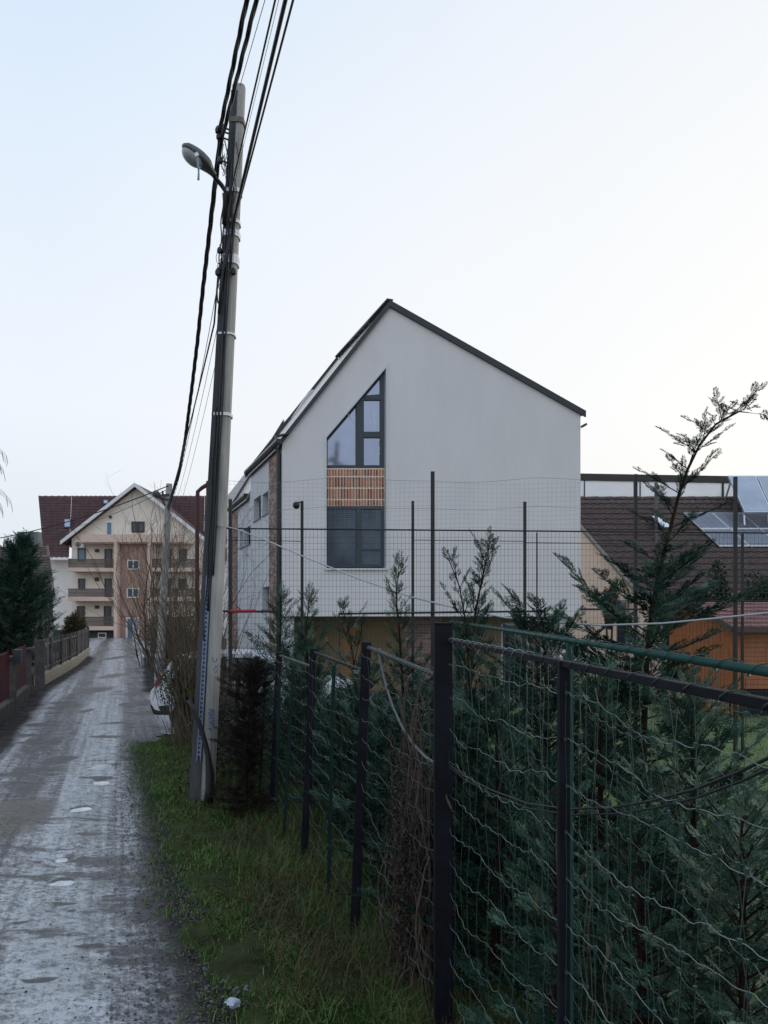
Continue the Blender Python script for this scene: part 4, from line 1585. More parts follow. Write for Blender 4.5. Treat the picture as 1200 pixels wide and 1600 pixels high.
gf = thing('gate_wall', (LX(15), 15, 0), 'concrete gate pillars with caps and dark red metal gate leaves at the left edge', 'gate')
DL = math.atan2(1.0, -0.36)
pill = [(12.6, 1.72), (14.6, 1.66), (17.9, 1.62), (19.6, 1.62)]
YP = []
for px, pyb in ((-24, 1150), (16, 1111), (40, 1083)):
    YP.append(CAM_H * 1155.6 / (pyb - 955))
spec_ = [(-30, 1018, 1150), (16, 1026, 1112), (41, 1013, 1087)]
posn = []
for px, pt, pb in spec_:
    Y = CAM_H * 1155.6 / (pb - 955)
    X = (px - 600) / 1155.6 * Y
    top = CAM_H - (pt - 955) / 1155.6 * Y
    posn.append((X, Y, top))
    w = MB()
    w.box((X, Y, top / 2 - .04), (.24, .24, top - .02), rz=0.36)
    w.build('pillar', M_conc, gf, bevel=.012)
    w = MB()
    w.box((X, Y, top - .02), (.34, .34, .07), rz=.36)
    w.build('pillar_cap', M_conc, gf, bevel=.01)
for k in range(2):
    (xa, ya, ta), (xb, yb, tb) = posn[k], posn[k + 1]
    a, b = Vector((xa, ya, 0)).lerp(Vector((xb, yb, 0)), .10), Vector((xa, ya, 0)).lerp(Vector((xb, yb, 0)), .90)
    w = MB()
    for z in (.45, 1.36):
        w.bar((a.x, a.y, z), (b.x, b.y, z), .03, .05)
    for t in (0, .5, 1):
        p = a.lerp(b, t)
        w.bar((p.x, p.y, .36), (p.x, p.y, 1.42), .04, .04)
    leaf = w.build('gate_leaf', M_red, gf)
    for j in range(16):
        t = (j + .5) / 16
        p = a.lerp(b, t)
        w = MB()
        h = 1.40 - .10 * abs(t - .5) * 2
        w.bar((p.x + .03, p.y, .38), (p.x + .03, p.y, h), (b - a).length / 16 * .9, .012, up=(1, .36, 0))
        w.build('slat', M_red, leaf)
    w = MB()
    w.bar((xa, ya, .13), (xb, yb, .13), .22, .34)
    w.build('low_wall', M_conc, gf)
w = MB()
p = posn[1]
w.box((p[0] + .22, p[1] - .10, 1.28), (.16, .26, .30), rz=.36)
tag(w.build('letter_box', M_anth, None, bevel=.01), 'dark letter box hanging on the concrete gate pillar', 'letter box')
w = MB()
(xa, ya, ta), (xb, yb, tb) = posn[2], (LX(20.3) - .05, 20.4, 1.5)
w.bar((xa, ya, .10), (xb, yb, .10), .25, .28)
w.build('low_wall', M_conc, gf)

sf = thing('slat_fence', (LX(22), 22, 0), 'grey brown vertical slat fence on a low yellowish concrete wall along the lane', 'fence')
Yp3 = 21.4
for Y, top, wd in ((21.6, 1.46, .25),):
    w = MB()
    w.box((LX(Y) + .05, Y, top / 2), (wd, .25, top), rz=.36)
    w.build('pillar', M_slat if wd > .3 else M_conc, sf, bevel=.01)
Y = 22.1
while Y < 39:
    Y2 = Y + 2.4
    a, b = Vector((LX(Y) - .12, Y, 0)), Vector((LX(Y2) - .12, Y2, 0))
    gap = 34.6 < Y < 36.5
    w = MB()
    hw = .36
    w.bar((a.x, a.y, hw / 2), (b.x, b.y, hw / 2), .16, hw)
    w.build('low_wall', M_conc_l, sf)
    w = MB()
    w.box((a.x, a.y, .72), (.09, .09, 1.40), rz=.36)
    w.build('post', M_conc, sf)
    w = MB()
    for z in (.52, 1.25):
        w.bar((a.x, a.y, z), (b.x, b.y, z), .03, .05)
    w.build('rail', M_slat, sf)
    ns = 10
    for j in range(ns):
        t = (j + .7) / (ns + .5)
        p = a.lerp(b, t)
        h = 1.38 + .03 * math.sin(j * 2.1)
        w = MB()
        if j % 3 == 1:
            w.box((p.x + .03, p.y, (hw + h) / 2 + .03), (.05, .05, h - hw), rz=.36)
            w.build('slat', M_picket, sf)
        else:
            w.bar((p.x - .02, p.y, hw + .04), (p.x - .02, p.y, h - .05), .045, .02, up=(1, .36, 0))
            w.build('slat', M_slatd, sf)
    Y = Y2

# right side boundary far down the lane: dark low wall with hedge
rf = thing('boundary_wall', (-8, 26, 0), 'low dark concrete wall on the right side of the far lane', 'wall')
Y = 24.0
while Y < 44:
    xa, xb = pw(Y, RIGHT) + .35, pw(Y + 2.6, RIGHT) + .35
    w = MB()
    w.bar((xa, Y, .45), (xb, Y + 2.55, .45), .14, .9)
    w.build('wall_panel', M_conc, rf)
    w = MB()
    w.box((xa, Y, .52), (.2, .2, 1.04))
    w.build('post', M_conc, rf)
    Y += 2.6

# ------------------------------------------------------------------ wooden board fence by the driveway and the white car behind it
bf = thing('board_fence', (-3.2, 13.3, 0), 'low weathered board fence between the verge and the parked car', 'fence')
M_board = mat('grey_board', (0.055, 0.045, 0.038), .85, color2=(0.12, 0.10, 0.085), scale=5, stretch=(5, 5, .6), bump=.4, bscale=40)
for k in range(13):
    x = -3.72 + k * .135
    w = MB()
    h = .80 + random.uniform(-.04, .05)
    w.box((x, 13.32 + random.uniform(-.008, .008), h / 2), (.118, .02, h), rz=random.uniform(-.03, .03))
    w.build('board', M_board, bf)
w = MB()
for z in (.25, .65):
    w.bar((-3.78, 13.36, z), (-2.0, 13.36, z), .03, .06)
w.build('rail', M_board, bf)


def build_car():
    car = thing('parked_car', (-2.55, 15.1, 0), 'white hatchback parked behind the board fence with its rear poking out to the lane', 'car')
    M_cw = mat('car_white_paint', (.72, .74, .78), .25, var=.02, spec=.6)
    M_blk = mat('car_black_plastic', (.012, .012, .014), .5)
    M_tyre = mat('tyre_rubber', (.012, .012, .012), .85)
    M_rim = mat('wheel_rim', (.30, .31, .33), .3, metal=.8)
    M_lens = mat('red_tail_lens', (.20, .004, .008), .2, spec=.3)
    M_cg = mat('car_glass', (.02, .024, .03), .06, spec=.8)
    x0, y0 = -4.50, 14.25       # rear bumper, near side
    Wd = 1.68
    prof = [(0.06, .40), (0.0, .50), (-0.03, .62), (-.01, .76), (.07, .86), (.10, .98), (.18, 1.10), (.42, 1.42), (.62, 1.475), (1.5, 1.50), (2.15, 1.44), (2.75, 1.08), (3.0, .98), (3.75, .84), (3.95, .66), (4.0, .45), (3.9, .30), (0.3, .30)]
    # stations across the width: narrower at the roof (tumblehome)
    V, F = [], []
    ys = [0, .06, .25, Wd / 2, Wd - .25, Wd - .06, Wd]
    for yy in ys:
        e = min(yy, Wd - yy)
        for (px, pz) in prof:
            tum = .16 * max(0, (pz - .95)) / .5
            yv = Wd / 2 + (yy - Wd / 2) * (1 - tum * 2 / Wd * 1.0)
            inset = .02 if e < .03 else (.006 if e < .1 else 0)
            cx_ = 2.0 + (px - 2.0) * (1 - inset * .35)
            cz_ = .9 + (pz - .9) * (1 - inset * .6)
            V.append((x0 + cx_, y0 + yv, cz_))
    m = len(prof)
    for i in range(len(ys) - 1):
        for j in range(m):
            a = i * m + j
            b = i * m + (j + 1) % m
            F.append((a, b, b + m, a + m))
    F.append(tuple(range(m)))
    F.append(tuple(range((len(ys) - 1) * m, len(ys) * m)))
    mb = MB()
    mb.add(V, F)
    mb.build('body', M_cw, car, bevel=.015)
    # windows
    for yy in (-.004, Wd + .004 - .0):
        sg = -1 if yy < 1 else 1
        t = .16 * .45 / .5 / 1.0

        def P(px, pz, o=.012):
            tum = .16 * max(0, (pz - .95)) / .5
            yv = Wd / 2 + (yy - Wd / 2) * (1 - tum * 2 / Wd)
            return (x0 + px, y0 + yv + sg * o, pz)
        for poly in ([(.50, 1.02), (1.45, 1.02), (1.45, 1.40), (.66, 1.38)], [(1.52, 1.02), (2.62, 1.02), (2.10, 1.38), (1.52, 1.40)]):
            mb = MB()
            mb.add([P(*q) for q in poly] + [P(q[0], q[1], -.01) for q in poly], [(0, 1, 2, 3), (7, 6, 5, 4), (0, 4, 5, 1), (1, 5, 6, 2), (2, 6, 7, 3), (3, 7, 4, 0)])
            mb.build('side_window', M_cg, car)
        # tail light wraps round the rear corner
        mb = MB()
        mb.add([P(.07, .86, .02), P(.17, .87, .016), P(.24, 1.06, .016), P(.15, 1.07, .02), (x0 + .05, y0 + yy - sg * .18, .86), (x0 + .12, y0 + yy - sg * .16, 1.07)],
               [(0, 1, 2, 3), (0, 3, 5, 4)])
        mb.build('tail_light', M_lens, car)
        mb = MB()
        mb.add([P(3.62, .66, .012), P(3.95, .60, .014), P(3.86, .78, .014), P(3.55, .84, .012)], [(0, 1, 2, 3)])
        mb.build('headlight', M_cg, car)
        for wx in (.72, 3.20):
            yc = y0 + (.10 if sg < 0 else Wd - .10)
            mb = MB()
            for i in range(28):
                pass
            def disc(mb, r, ya, yb, n=28):
                vs = [(x0 + wx + r * math.cos(2 * math.pi * k / n), ya, .30 + r * math.sin(2 * math.pi * k / n)) for k in range(n)]
                vs += [(x0 + wx + r * math.cos(2 * math.pi * k / n), yb, .30 + r * math.sin(2 * math.pi * k / n)) for k in range(n)]
                mb.add(vs, [tuple(range(n)), tuple(range(n, 2 * n))[::-1]] + [(k, (k + 1) % n, (k + 1) % n + n, k + n) for k in range(n)])
            disc(mb, .36, yc + sg * .098, yc - sg * .12)
            mb.build('wheel_arch', M_blk, car)
            mb = MB()
            disc(mb, .30, yc + sg * .125, yc - sg * .10)
            wh = mb.build('wheel', M_tyre, car)
            mb = MB()
            disc(mb, .19, yc + sg * .14, yc + sg * .05)
            for k in range(5):
                a = 2 * math.pi * k / 5
                mb.bar((x0 + wx, yc + sg * .142, .30), (x0 + wx + .18 * math.cos(a), yc + sg * .142, .30 + .18 * math.sin(a)), .05, .03, up=(0, 1, 0))
            mb.build('rim', M_rim, wh)
    mb = MB()
    mb.hexa([(x0 + .05, y0 + .01, .30), (x0 + .40, y0 - .012, .30), (x0 + .40, y0 + Wd + .01, .30), (x0 + .05, y0 + Wd - .01, .30),
             (x0 - .03, y0 + .01, .50), (x0 + .36, y0 - .012, .50), (x0 + .36, y0 + Wd + .01, .50), (x0 - .03, y0 + Wd - .01, .50)])
    mb.build('rear_bumper', M_blk, car, bevel=.03)
    mb = MB()
    mb.add([(x0 + .205, y0 + .25, 1.08), (x0 + .205, y0 + Wd - .25, 1.08), (x0 + .40, y0 + Wd - .3, 1.38), (x0 + .40, y0 + .3, 1.38)], [(0, 1, 2, 3)])
    mb.build('rear_window', M_cg, car)


build_car()
# ------------------------------------------------------------------ utility poles
YPOLE = 8.86
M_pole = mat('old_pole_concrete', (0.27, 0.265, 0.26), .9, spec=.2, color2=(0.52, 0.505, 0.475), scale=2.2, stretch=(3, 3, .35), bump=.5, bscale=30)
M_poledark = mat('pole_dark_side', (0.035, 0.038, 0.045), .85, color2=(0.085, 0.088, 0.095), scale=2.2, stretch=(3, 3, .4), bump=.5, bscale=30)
M_cable = mat('black_cable', (0.010, 0.011, 0.014), .5, var=.1)
M_steel = mat('bright_steel_band', (.62, .63, .64), .4, metal=.6, var=.15, scale=30)
PB, PT = at(316, 1257, YPOLE), at(373.5, 136, YPOLE)
PB.z = -.05


def pax(py):
    z = CAM_H + (955 - py) / 1155.6 * YPOLE
    return PB.lerp(PT, (z - PB.z) / (PT.z - PB.z))


def prad(p):
    return lerp(.132, .074, (p.z - PB.z) / (PT.z - PB.z))


pole = thing('utility_pole', tuple(PB), 'tall leaning concrete utility pole with street lamp and cables standing on the grass verge', 'utility pole')
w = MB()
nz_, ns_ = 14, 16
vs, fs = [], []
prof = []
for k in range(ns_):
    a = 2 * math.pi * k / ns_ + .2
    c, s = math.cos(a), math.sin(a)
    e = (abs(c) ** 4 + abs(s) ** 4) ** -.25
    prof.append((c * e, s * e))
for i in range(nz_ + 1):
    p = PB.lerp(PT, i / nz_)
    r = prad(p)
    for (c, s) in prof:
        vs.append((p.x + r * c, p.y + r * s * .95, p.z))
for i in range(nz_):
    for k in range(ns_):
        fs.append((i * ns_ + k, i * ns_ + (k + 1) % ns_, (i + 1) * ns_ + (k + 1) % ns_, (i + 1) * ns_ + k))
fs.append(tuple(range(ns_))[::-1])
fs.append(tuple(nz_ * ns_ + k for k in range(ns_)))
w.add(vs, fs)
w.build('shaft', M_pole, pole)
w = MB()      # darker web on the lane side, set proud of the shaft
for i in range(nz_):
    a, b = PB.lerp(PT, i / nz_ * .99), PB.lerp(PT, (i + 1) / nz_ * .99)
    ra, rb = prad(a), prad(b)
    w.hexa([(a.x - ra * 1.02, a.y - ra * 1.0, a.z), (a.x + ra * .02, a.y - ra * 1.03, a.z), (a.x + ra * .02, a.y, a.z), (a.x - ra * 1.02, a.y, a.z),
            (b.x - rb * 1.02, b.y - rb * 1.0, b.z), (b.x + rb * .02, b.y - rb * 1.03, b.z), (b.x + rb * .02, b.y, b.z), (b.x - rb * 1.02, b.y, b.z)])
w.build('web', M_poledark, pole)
for py, n_ in ((193, 1), (302, 1), (350, 1), (366, 1), (371, 1), (412, 1), (408, 1), (404, 1), (650, 1), (525, 1)):
    c = pax(py)
    r = prad(c) + .012
    w = MB()
    hgt = {193: .03, 302: .024, 412: .03, 525: .012}.get(py, .018)
    pr = [(c.x + r * 1.04 * u, c.y + r * 1.04 * v * .97) for u, v in prof]
    vs = [(x, y, c.z - hgt) for x, y in pr] + [(x, y, c.z + hgt) for x, y in pr]
    w.add(vs, [(k, (k + 1) % ns_, (k + 1) % ns_ + ns_, k + ns_) for k in range(ns_)] + [tuple(range(ns_)), tuple(range(ns_, 2 * ns_))[::-1]])
    w.build('steel_band', M_steel if py != 193 else mat('rusty_band', (.16, .14, .12), .6, metal=.5, var=.3, scale=20), pole)
# cables clipped down the face of the pole
for dx, y0, y1, r_, wob in ((-2, 250, 955, .013, .4), (3, 300, 900, .011, .3), (-7, 640, 1000, .010, .5), (-5, 240, 420, .007, 1.0), (5, 230, 400, .006, 1.4), (-13, 310, 480, .008, .8)):
    pts = []
    for k in range(26):
        py = lerp(y0, y1, k / 25)
        c = pax(py)
        pts.append((c.x + dx / 1155.6 * YPOLE + wob * .012 * math.sin(k * .8 + dx), c.y - prad(c) - .022, c.z))
    w = MB()
    w.tube(pts, r_, 6)
    w.build('service_cable', M_cable, pole, smooth=True)
# perforated steel channel up the lower part
w = MB()
M_chan = mat('galvanised_channel', (.20, .25, .36), .45, metal=.5, var=.15, scale=10)
for k in range(40):
    a, b = pax(lerp(905, 1180, k / 40)), pax(lerp(905, 1180, (k + .62) / 40))
    off = Vector((-.035, -prad(a) - .012, 0))
    w.bar(a + off, b + off, .034, .012, up=(0, 1, 0))
a, b = pax(900), pax(1185)
off = Vector((-.055, -prad(a) - .014, 0))
w.bar(a + off, b + off + Vector((0, -.015, 0)), .012, .03, up=(0, 1, 0))
off = Vector((-.015, -prad(a) - .014, 0))
w.bar(a + off, b + off + Vector((0, -.015, 0)), .012, .03, up=(0, 1, 0))
w.build('cable_channel', M_chan, pole)
# painted scrawl: blue strokes read upwards along the shaft
M_blue_p = mat('blue_marker_paint', (.05, .09, .24), .6, var=.2, scale=30)


def stroke(pts, wd=.010):
    w = MB()
    for (x0, y0), (x1, y1) in zip(pts[:-1], pts[1:]):
        q = []
        for x, y in ((x0, y0), (x1, y1)):
            c = pax(y)
            q.append(Vector(((x - 600) / 1155.6 * (YPOLE - .15), c.y - prad(c) * 1.04 - .004, CAM_H + (955 - y) / 1155.6 * (YPOLE - .15))))
        w.bar(q[0], q[1], wd, .003, up=(0, 1, 0))
    w.build('painted_letter', M_blue_p, pole)


stroke([(324, 1138), (333, 1140), (334, 1131)])
stroke([(327, 1129), (333, 1133), (334, 1125), (327, 1129)])
stroke([(325, 1122), (334, 1123), (326, 1116), (335, 1117)])
stroke([(325, 1114), (334, 1110), (333, 1115)])
stroke([(326, 1108), (334, 1110)])
stroke([(331, 1026), (332, 1033), (337, 1034), (339, 1028)], .008)
stroke([(333, 1048), (337, 1040), (340, 1046), (336, 1052)], .007)
# black corrugated conduit leaning off the pole
w = MB()
c0 = [(295, 1093), (303, 1110), (312, 1132), (319, 1155), (325, 1180), (328, 1208), (328, 1235), (325, 1262)]
w.tube([at(x, y, 8.55 + .0 * i) for i, (x, y) in enumerate(c0)], [.026, .027, .027, .03, .032, .05, .055, .055], 10)
tag(w.build('cable_conduit', M_cable, None, smooth=True), 'black bent cable conduit sticking out beside the foot of the tall concrete pole', 'conduit')
# frayed thin wire coils beside the head of the pole
w = MB()
rr = random.Random(4)
for base, n_ in (((352, 235), 7), ((346, 400), 4)):
    for k in range(n_):
        x, y = base[0] + rr.uniform(-4, 6), base[1] + rr.uniform(-20, 10)
        pts = []
        L_ = rr.uniform(25, 60)
        for j in range(12):
            t = j / 11
            pts.append(at(x + 5 * math.sin(t * 6 + k) + rr.uniform(-.6, .6), y + L_ * math.sin(t * math.pi * .95), YPOLE - .1))
        w.tube(pts, .0035, 4)
w.build('loose_wire', M_cable, pole)
for x, y, r_ in ((341, 203, .035), (347, 198, .03), (342, 213, .03), (344, 250, .032), (343, 391, .028), (341, 425, .035), (345, 418, .03), (365, 424, .03)):
    p = at(x, y, YPOLE - .12)
    w = MB()
    w.lathe((p.x, p.y, p.z - r_), [(r_ * .4, -r_ * .4), (r_, 0), (r_ * 1.1, r_), (r_ * .7, r_ * 2), (r_ * .3, r_ * 2.4)], 9)
    c = pax(y)
    w.bar(p, (c.x, c.y, p.z), .015, .015)
    w.build('insulator', M_cable, pole)

# street lamp on its arm
lamp = thing('street_lamp', tuple(at(352, 298, YPOLE)), 'grey cobra head street lamp on a bent arm near the top of the tall pole', 'street lamp')
A_, B_ = at(334, 274, 8.62), at(286, 226, 8.30)
ax = (B_ - A_).normalized()
nrm = Vector((-.70, -.42, -.60))
nrm = (nrm - ax * nrm.dot(ax)).normalized()       # lamp glass faces down towards the lane
sid = ax.cross(nrm).normalized()
M_lampg = mat('lamp_housing', (.10, .115, .125), .5, var=.15, scale=12)
n_, m_ = 14, 16
vs, fs = [], []
Ln = (B_ - A_).length
for i in range(n_ + 1):
    t = i / n_
    wd = .050 + .085 * math.sin(math.pi * min(1, t * .95 + .05)) ** .8 if t < .98 else .03
    if t < .3:
        wd = lerp(.055, wd, t / .3)
    for k in range(m_):
        a = 2 * math.pi * k / m_
        c, s = math.cos(a), math.sin(a)
        dn = s * (wd * .75 if s > 0 else wd * .85)
        p = A_ + ax * (Ln * t) + sid * (c * wd) + nrm * (-dn if s > 0 else -dn * .35)
        vs.append(p)
for i in range(n_):
    for k in range(m_):
        fs.append((i * m_ + k, i * m_ + (k + 1) % m_, (i + 1) * m_ + (k + 1) % m_, (i + 1) * m_ + k))
fs.append(tuple(range(m_)))
fs.append(tuple(n_ * m_ + k for k in range(m_)))
w = MB().add(vs, fs)
w.build('housing', M_lampg, lamp, smooth=True)
w = MB()
vs, fs = [], []
cc = A_ + ax * (Ln * .66) + nrm * .022
for i in range(6):
    f = math.cos(i / 5 * math.pi / 2)
    for k in range(16):
        a = 2 * math.pi * k / 16
        vs.append(cc + ax * (Ln * .31 * f * math.cos(a)) + sid * (.112 * f * math.sin(a)) + nrm * (.085 * math.sin(i / 5 * math.pi / 2)))
for i in range(5):
    for k in range(16):
        fs.append((i * 16 + k, i * 16 + (k + 1) % 16, i * 16 + 16 + (k + 1) % 16, i * 16 + 16 + k))
w.add(vs, fs)
w.build('lamp_glass', mat('milky_lamp_glass', (.45, .47, .48), .25, var=.15, scale=14), lamp, smooth=True)
w = MB()
w.tube([at(333, 273, 8.62), at(338, 280, 8.66), at(346, 289, 8.72), at(350.5, 296, 8.74), at(352, 303, 8.75), at(350, 350, 8.75)], .026, 8)
w.build('arm', M_cable, lamp, smooth=True)
w = MB()
w.bar(at(305, 243, 8.2), at(310, 240, 8.2), .04, .02, up=(0, 1, 0))
w.build('latch', M_steel, lamp)
w = MB()
w.tube([at(308, 247, 8.2), at(310, 262, 8.2), at(310.5, 270, 8.2)], [.014, .014, .008], 6)
w.tube([at(310.5, 270, 8.2), at(310, 281, 8.2)], [.010, .013], 6)
w.build('hanging_strap', mat('pale_blue_strap', (.20, .28, .33), .6), lamp)

# overhead cables: along the lane, over the viewer, past the pole and on to the next one
P2B, P2T = at(248, 1071, 22.9), at(264.5, 756, 22.9)
P2B.z = -.05


def twist(pts, r, amp, turns, nm, lab):
    """two or three strands wound round each other"""
    w = MB()
    # arc length resample
    P = [Vector(p) for p in pts]
    out = []
    for a, b in zip(P[:-1], P[1:]):
        n = max(1, int((b - a).length / .09))
        for k in range(n):
            out.append(a.lerp(b, k / n))
    out.append(P[-1])
    for ph in (0, 2.09, 4.19):
        q = []
        for i, p in enumerate(out):
            a = ph + i * .09 * turns
            q.append(p + Vector((math.cos(a) * amp, 0, math.sin(a) * amp)))
        w.tube(q, r, 5)
    o = w.build(nm, M_cable, None, smooth=True)
    tag(o, lab, 'cable', 'overhead cables along the lane')
    return o


def span(a, b, sag, n=24):
    a, b = Vector(a), Vector(b)
    return [a.lerp(b, t) - Vector((0, 0, sag * 4 * t * (1 - t))) for t in (i / n for i in range(n + 1))]


def back(ax_, ay_, x0, extra=-.04):
    A = at(ax_, ay_, YPOLE - .13)
    Yq = 1155.6 * (A.z - CAM_H + extra) / 955.0
    Q = Vector(((x0 - 600) / 1155.6 * Yq, Yq, A.z + extra))
    d = (Q - A)
    d = d / abs(d.y)
    E = A + d * 26
    E.z = A.z + .25
    pts = [A, A.lerp(Q, .5), Q, Q + d * 4 + Vector((0, 0, .0)), E]
    return pts


b1 = back(343, 205, 385.5)
b2 = back(347, 216, 400.5)
f1 = [at(343, 205, YPOLE - .13), at(342, 232, 9.0), at(338, 262, 9.2), at(333, 305, 9.7), at(325, 375, 10.5), at(316, 452, 11.7), at(308, 530, 12.9), at(299, 605, 14.4), at(288, 690, 16.8), at(278, 742, 19.3), at(262, 792, 22.8)]
twist(b1[::-1] + f1[1:], .0135, .014, 5.0, 'overhead_cable', 'thick twisted black cable, leftmost of those that come down to the pole head')
f2 = [at(347, 216, YPOLE - .13), at(343, 240, 8.95), at(340, 268, 9.2), at(335, 306, 9.7), at(327, 375, 10.5), at(318, 452, 11.7), at(310, 530, 12.9), at(301, 605, 14.4), at(290, 690, 16.8), at(280, 742, 19.3), at(263, 797, 22.8)]
twist(b2[::-1] + f2[1:], .0125, .013, 5.0, 'overhead_cable', 'second thick twisted black cable, just touching the top of the pole')


def wire(pts, r, lab, m=M_cable, n=6, nm='overhead_cable', grp='overhead cables along the lane', cat='cable'):
    w = MB()
    w.tube(pts, r, n)
    return tag(w.build(nm, m, None, smooth=True), lab, cat, grp)


wire(back(375, 134, 414)[::-1], .004, 'hair thin wire running to the very top of the tall pole')
wire(back(362, 293, 430)[::-1] + [at(357, 330, 8.7), at(352, 372, 8.8), at(345, 400, 8.85)], .009, 'medium black cable crossing the pole just right of its top')
wire(back(366, 288, 435.5)[::-1], .0025, 'faintest grey wire between the black cables right of the pole top')
wire(back(365, 345, 446)[::-1] + [at(360, 372, 8.72), at(352, 400, 8.7), at(346, 440, 8.72), at(342, 490, 8.72)], .017, 'thickest smooth black cable, second from the right above the pole')
wire(back(371, 328, 458)[::-1] + [at(365, 360, 8.72), at(360, 420, 8.7)], .010, 'rightmost black cable passing over the pole')
E1 = P2T.lerp(P2B, .12) + Vector((0, -.12, 0))
wire([at(341, 428, 8.75)] + span(at(343, 470, 8.8), E1, .15)[1:], .011, 'black cable from the lower insulator of the near pole to the far pole')
wire(span(at(341, 440, 8.75), E1 + Vector((.05, 0, -.15)), .35), .0045, 'thin slack wire left of the near pole, first inside the thick cable')
wire(span(at(342, 500, 8.75), E1 + Vector((.10, 0, -.35)), .25), .0035, 'thin wire hanging close to the left edge of the near pole')
wire(span(at(343, 540, 8.75), P2T.lerp(P2B, .25) + Vector((.1, -.1, 0)), .30), .0030, 'finest wire nearest to the shaft of the near pole')
# pale service cable crossing the garden to the right
pts = [pax(822) + Vector((.02, -.12, 0)), at(368, 826, 8.7), at(420, 846, 8.5), at(480, 872, 8.2), at(560, 904, 7.7), at(640, 932, 7.2), at(720, 952, 6.6), at(790, 965, 6.0), at(860, 972, 5.5), at(940, 977, 4.9), at(1035, 974, 4.3), at(1120, 966, 3.8), at(1215, 956, 3.4), at(1500, 930, 2.6)]
wire(pts, [.0085] * 8 + [.008, .0075, .0062, .0055, .005, .005], 'pale grey cable sagging from the tall pole across the garden towards the right', mat('pale_cable', (.40, .42, .44), .5, var=.05), grp='pale cable', nm='service_cable')

# second pole with its small lamp and cabinet
pole2 = thing('utility_pole', tuple(P2B), 'smaller far concrete pole beside the bare shrubs down the lane', 'utility pole')
w = MB()
w.tube([P2B, P2B.lerp(P2T, .5), P2T], [.13, .115, .09], 10)
w.build('shaft', M_pole, pole2)
w = MB()
c = P2T.lerp(P2B, .06)
w.bar(c + Vector((-.35, -.1, 0)), c + Vector((.05, -.1, .02)), .06, .06)
w.bar(c + Vector((-.2, -.12, -.12)), c + Vector((.1, -.12, -.12)), .04, .04)
for dx in (-.3, -.15):
    w.box((c.x + dx, c.y - .12, c.z + .08), (.05, .05, .12))
w.build('crossarm', M_poledark, pole2)
w = MB()
cb = at(249.5, 1048, 22.6)
w.box((cb.x, 22.55, .50), (.24, .22, 1.0))
tag(w.build('cable_cabinet', mat('pale_blue_cabinet', (.42, .47, .58), .5, var=.08, scale=4), None, bevel=.01), 'pale blue grey cable cabinet at the foot of the far pole', 'cabinet')
l2 = thing('street_lamp', tuple(at(256, 782, 22.8)), 'small far street lamp on the second pole down the lane', 'street lamp')
w = MB()
w.tube([at(258, 790, 22.7), at(254, 782, 22.5), at(250, 777, 22.3)], .022, 6)
w.build('arm', M_cable, l2)
w = MB()
a, b = at(251, 777, 22.3), at(240, 769, 21.9)
w.tube([a, a.lerp(b, .4), a.lerp(b, .8), b], [.05, .10, .10, .03], 8)
w.build('housing', M_lampg, l2, smooth=True)
wire(span(at(263, 759, 22.8), at(-60, 850, 26), .25), .016, 'black cable from the far pole across the red roof to the left edge', grp='cross cables')
wire(span(at(263, 764, 22.8), at(80, 832, 40), .2), .010, 'thin wire from the far pole towards the apartment balconies', grp='cross cables')

# ------------------------------------------------------------------ near wire fences
M_post = mat('black_painted_steel', (0.005, 0.006, 0.010), .6, spec=.12, color2=(0.014, 0.015, 0.022), scale=6, bump=.3, bscale=80, bdist=.003)
M_gpost = mat('green_painted_steel', (0.010, 0.045, 0.040), .5, spec=.25, color2=(0.018, 0.075, 0.065), scale=5, bump=.2, bscale=80, bdist=.003)
M_wire = mat('galvanised_wire', (0.055, 0.075, 0.072), .5, metal=.2, color2=(0.28, 0.32, 0.31), scale=2.5)
M_wirel = mat('weathered_wire', (0.035, 0.045, 0.045), .5, metal=.2, color2=(0.17, 0.19, 0.19), scale=3)
M_gwire = mat('dark_green_wire', (0.022, 0.055, 0.045), .5, var=.3, scale=20)
M_darkwire = mat('dark_old_wire', (0.035, 0.042, 0.045), .6, var=.3, scale=20)


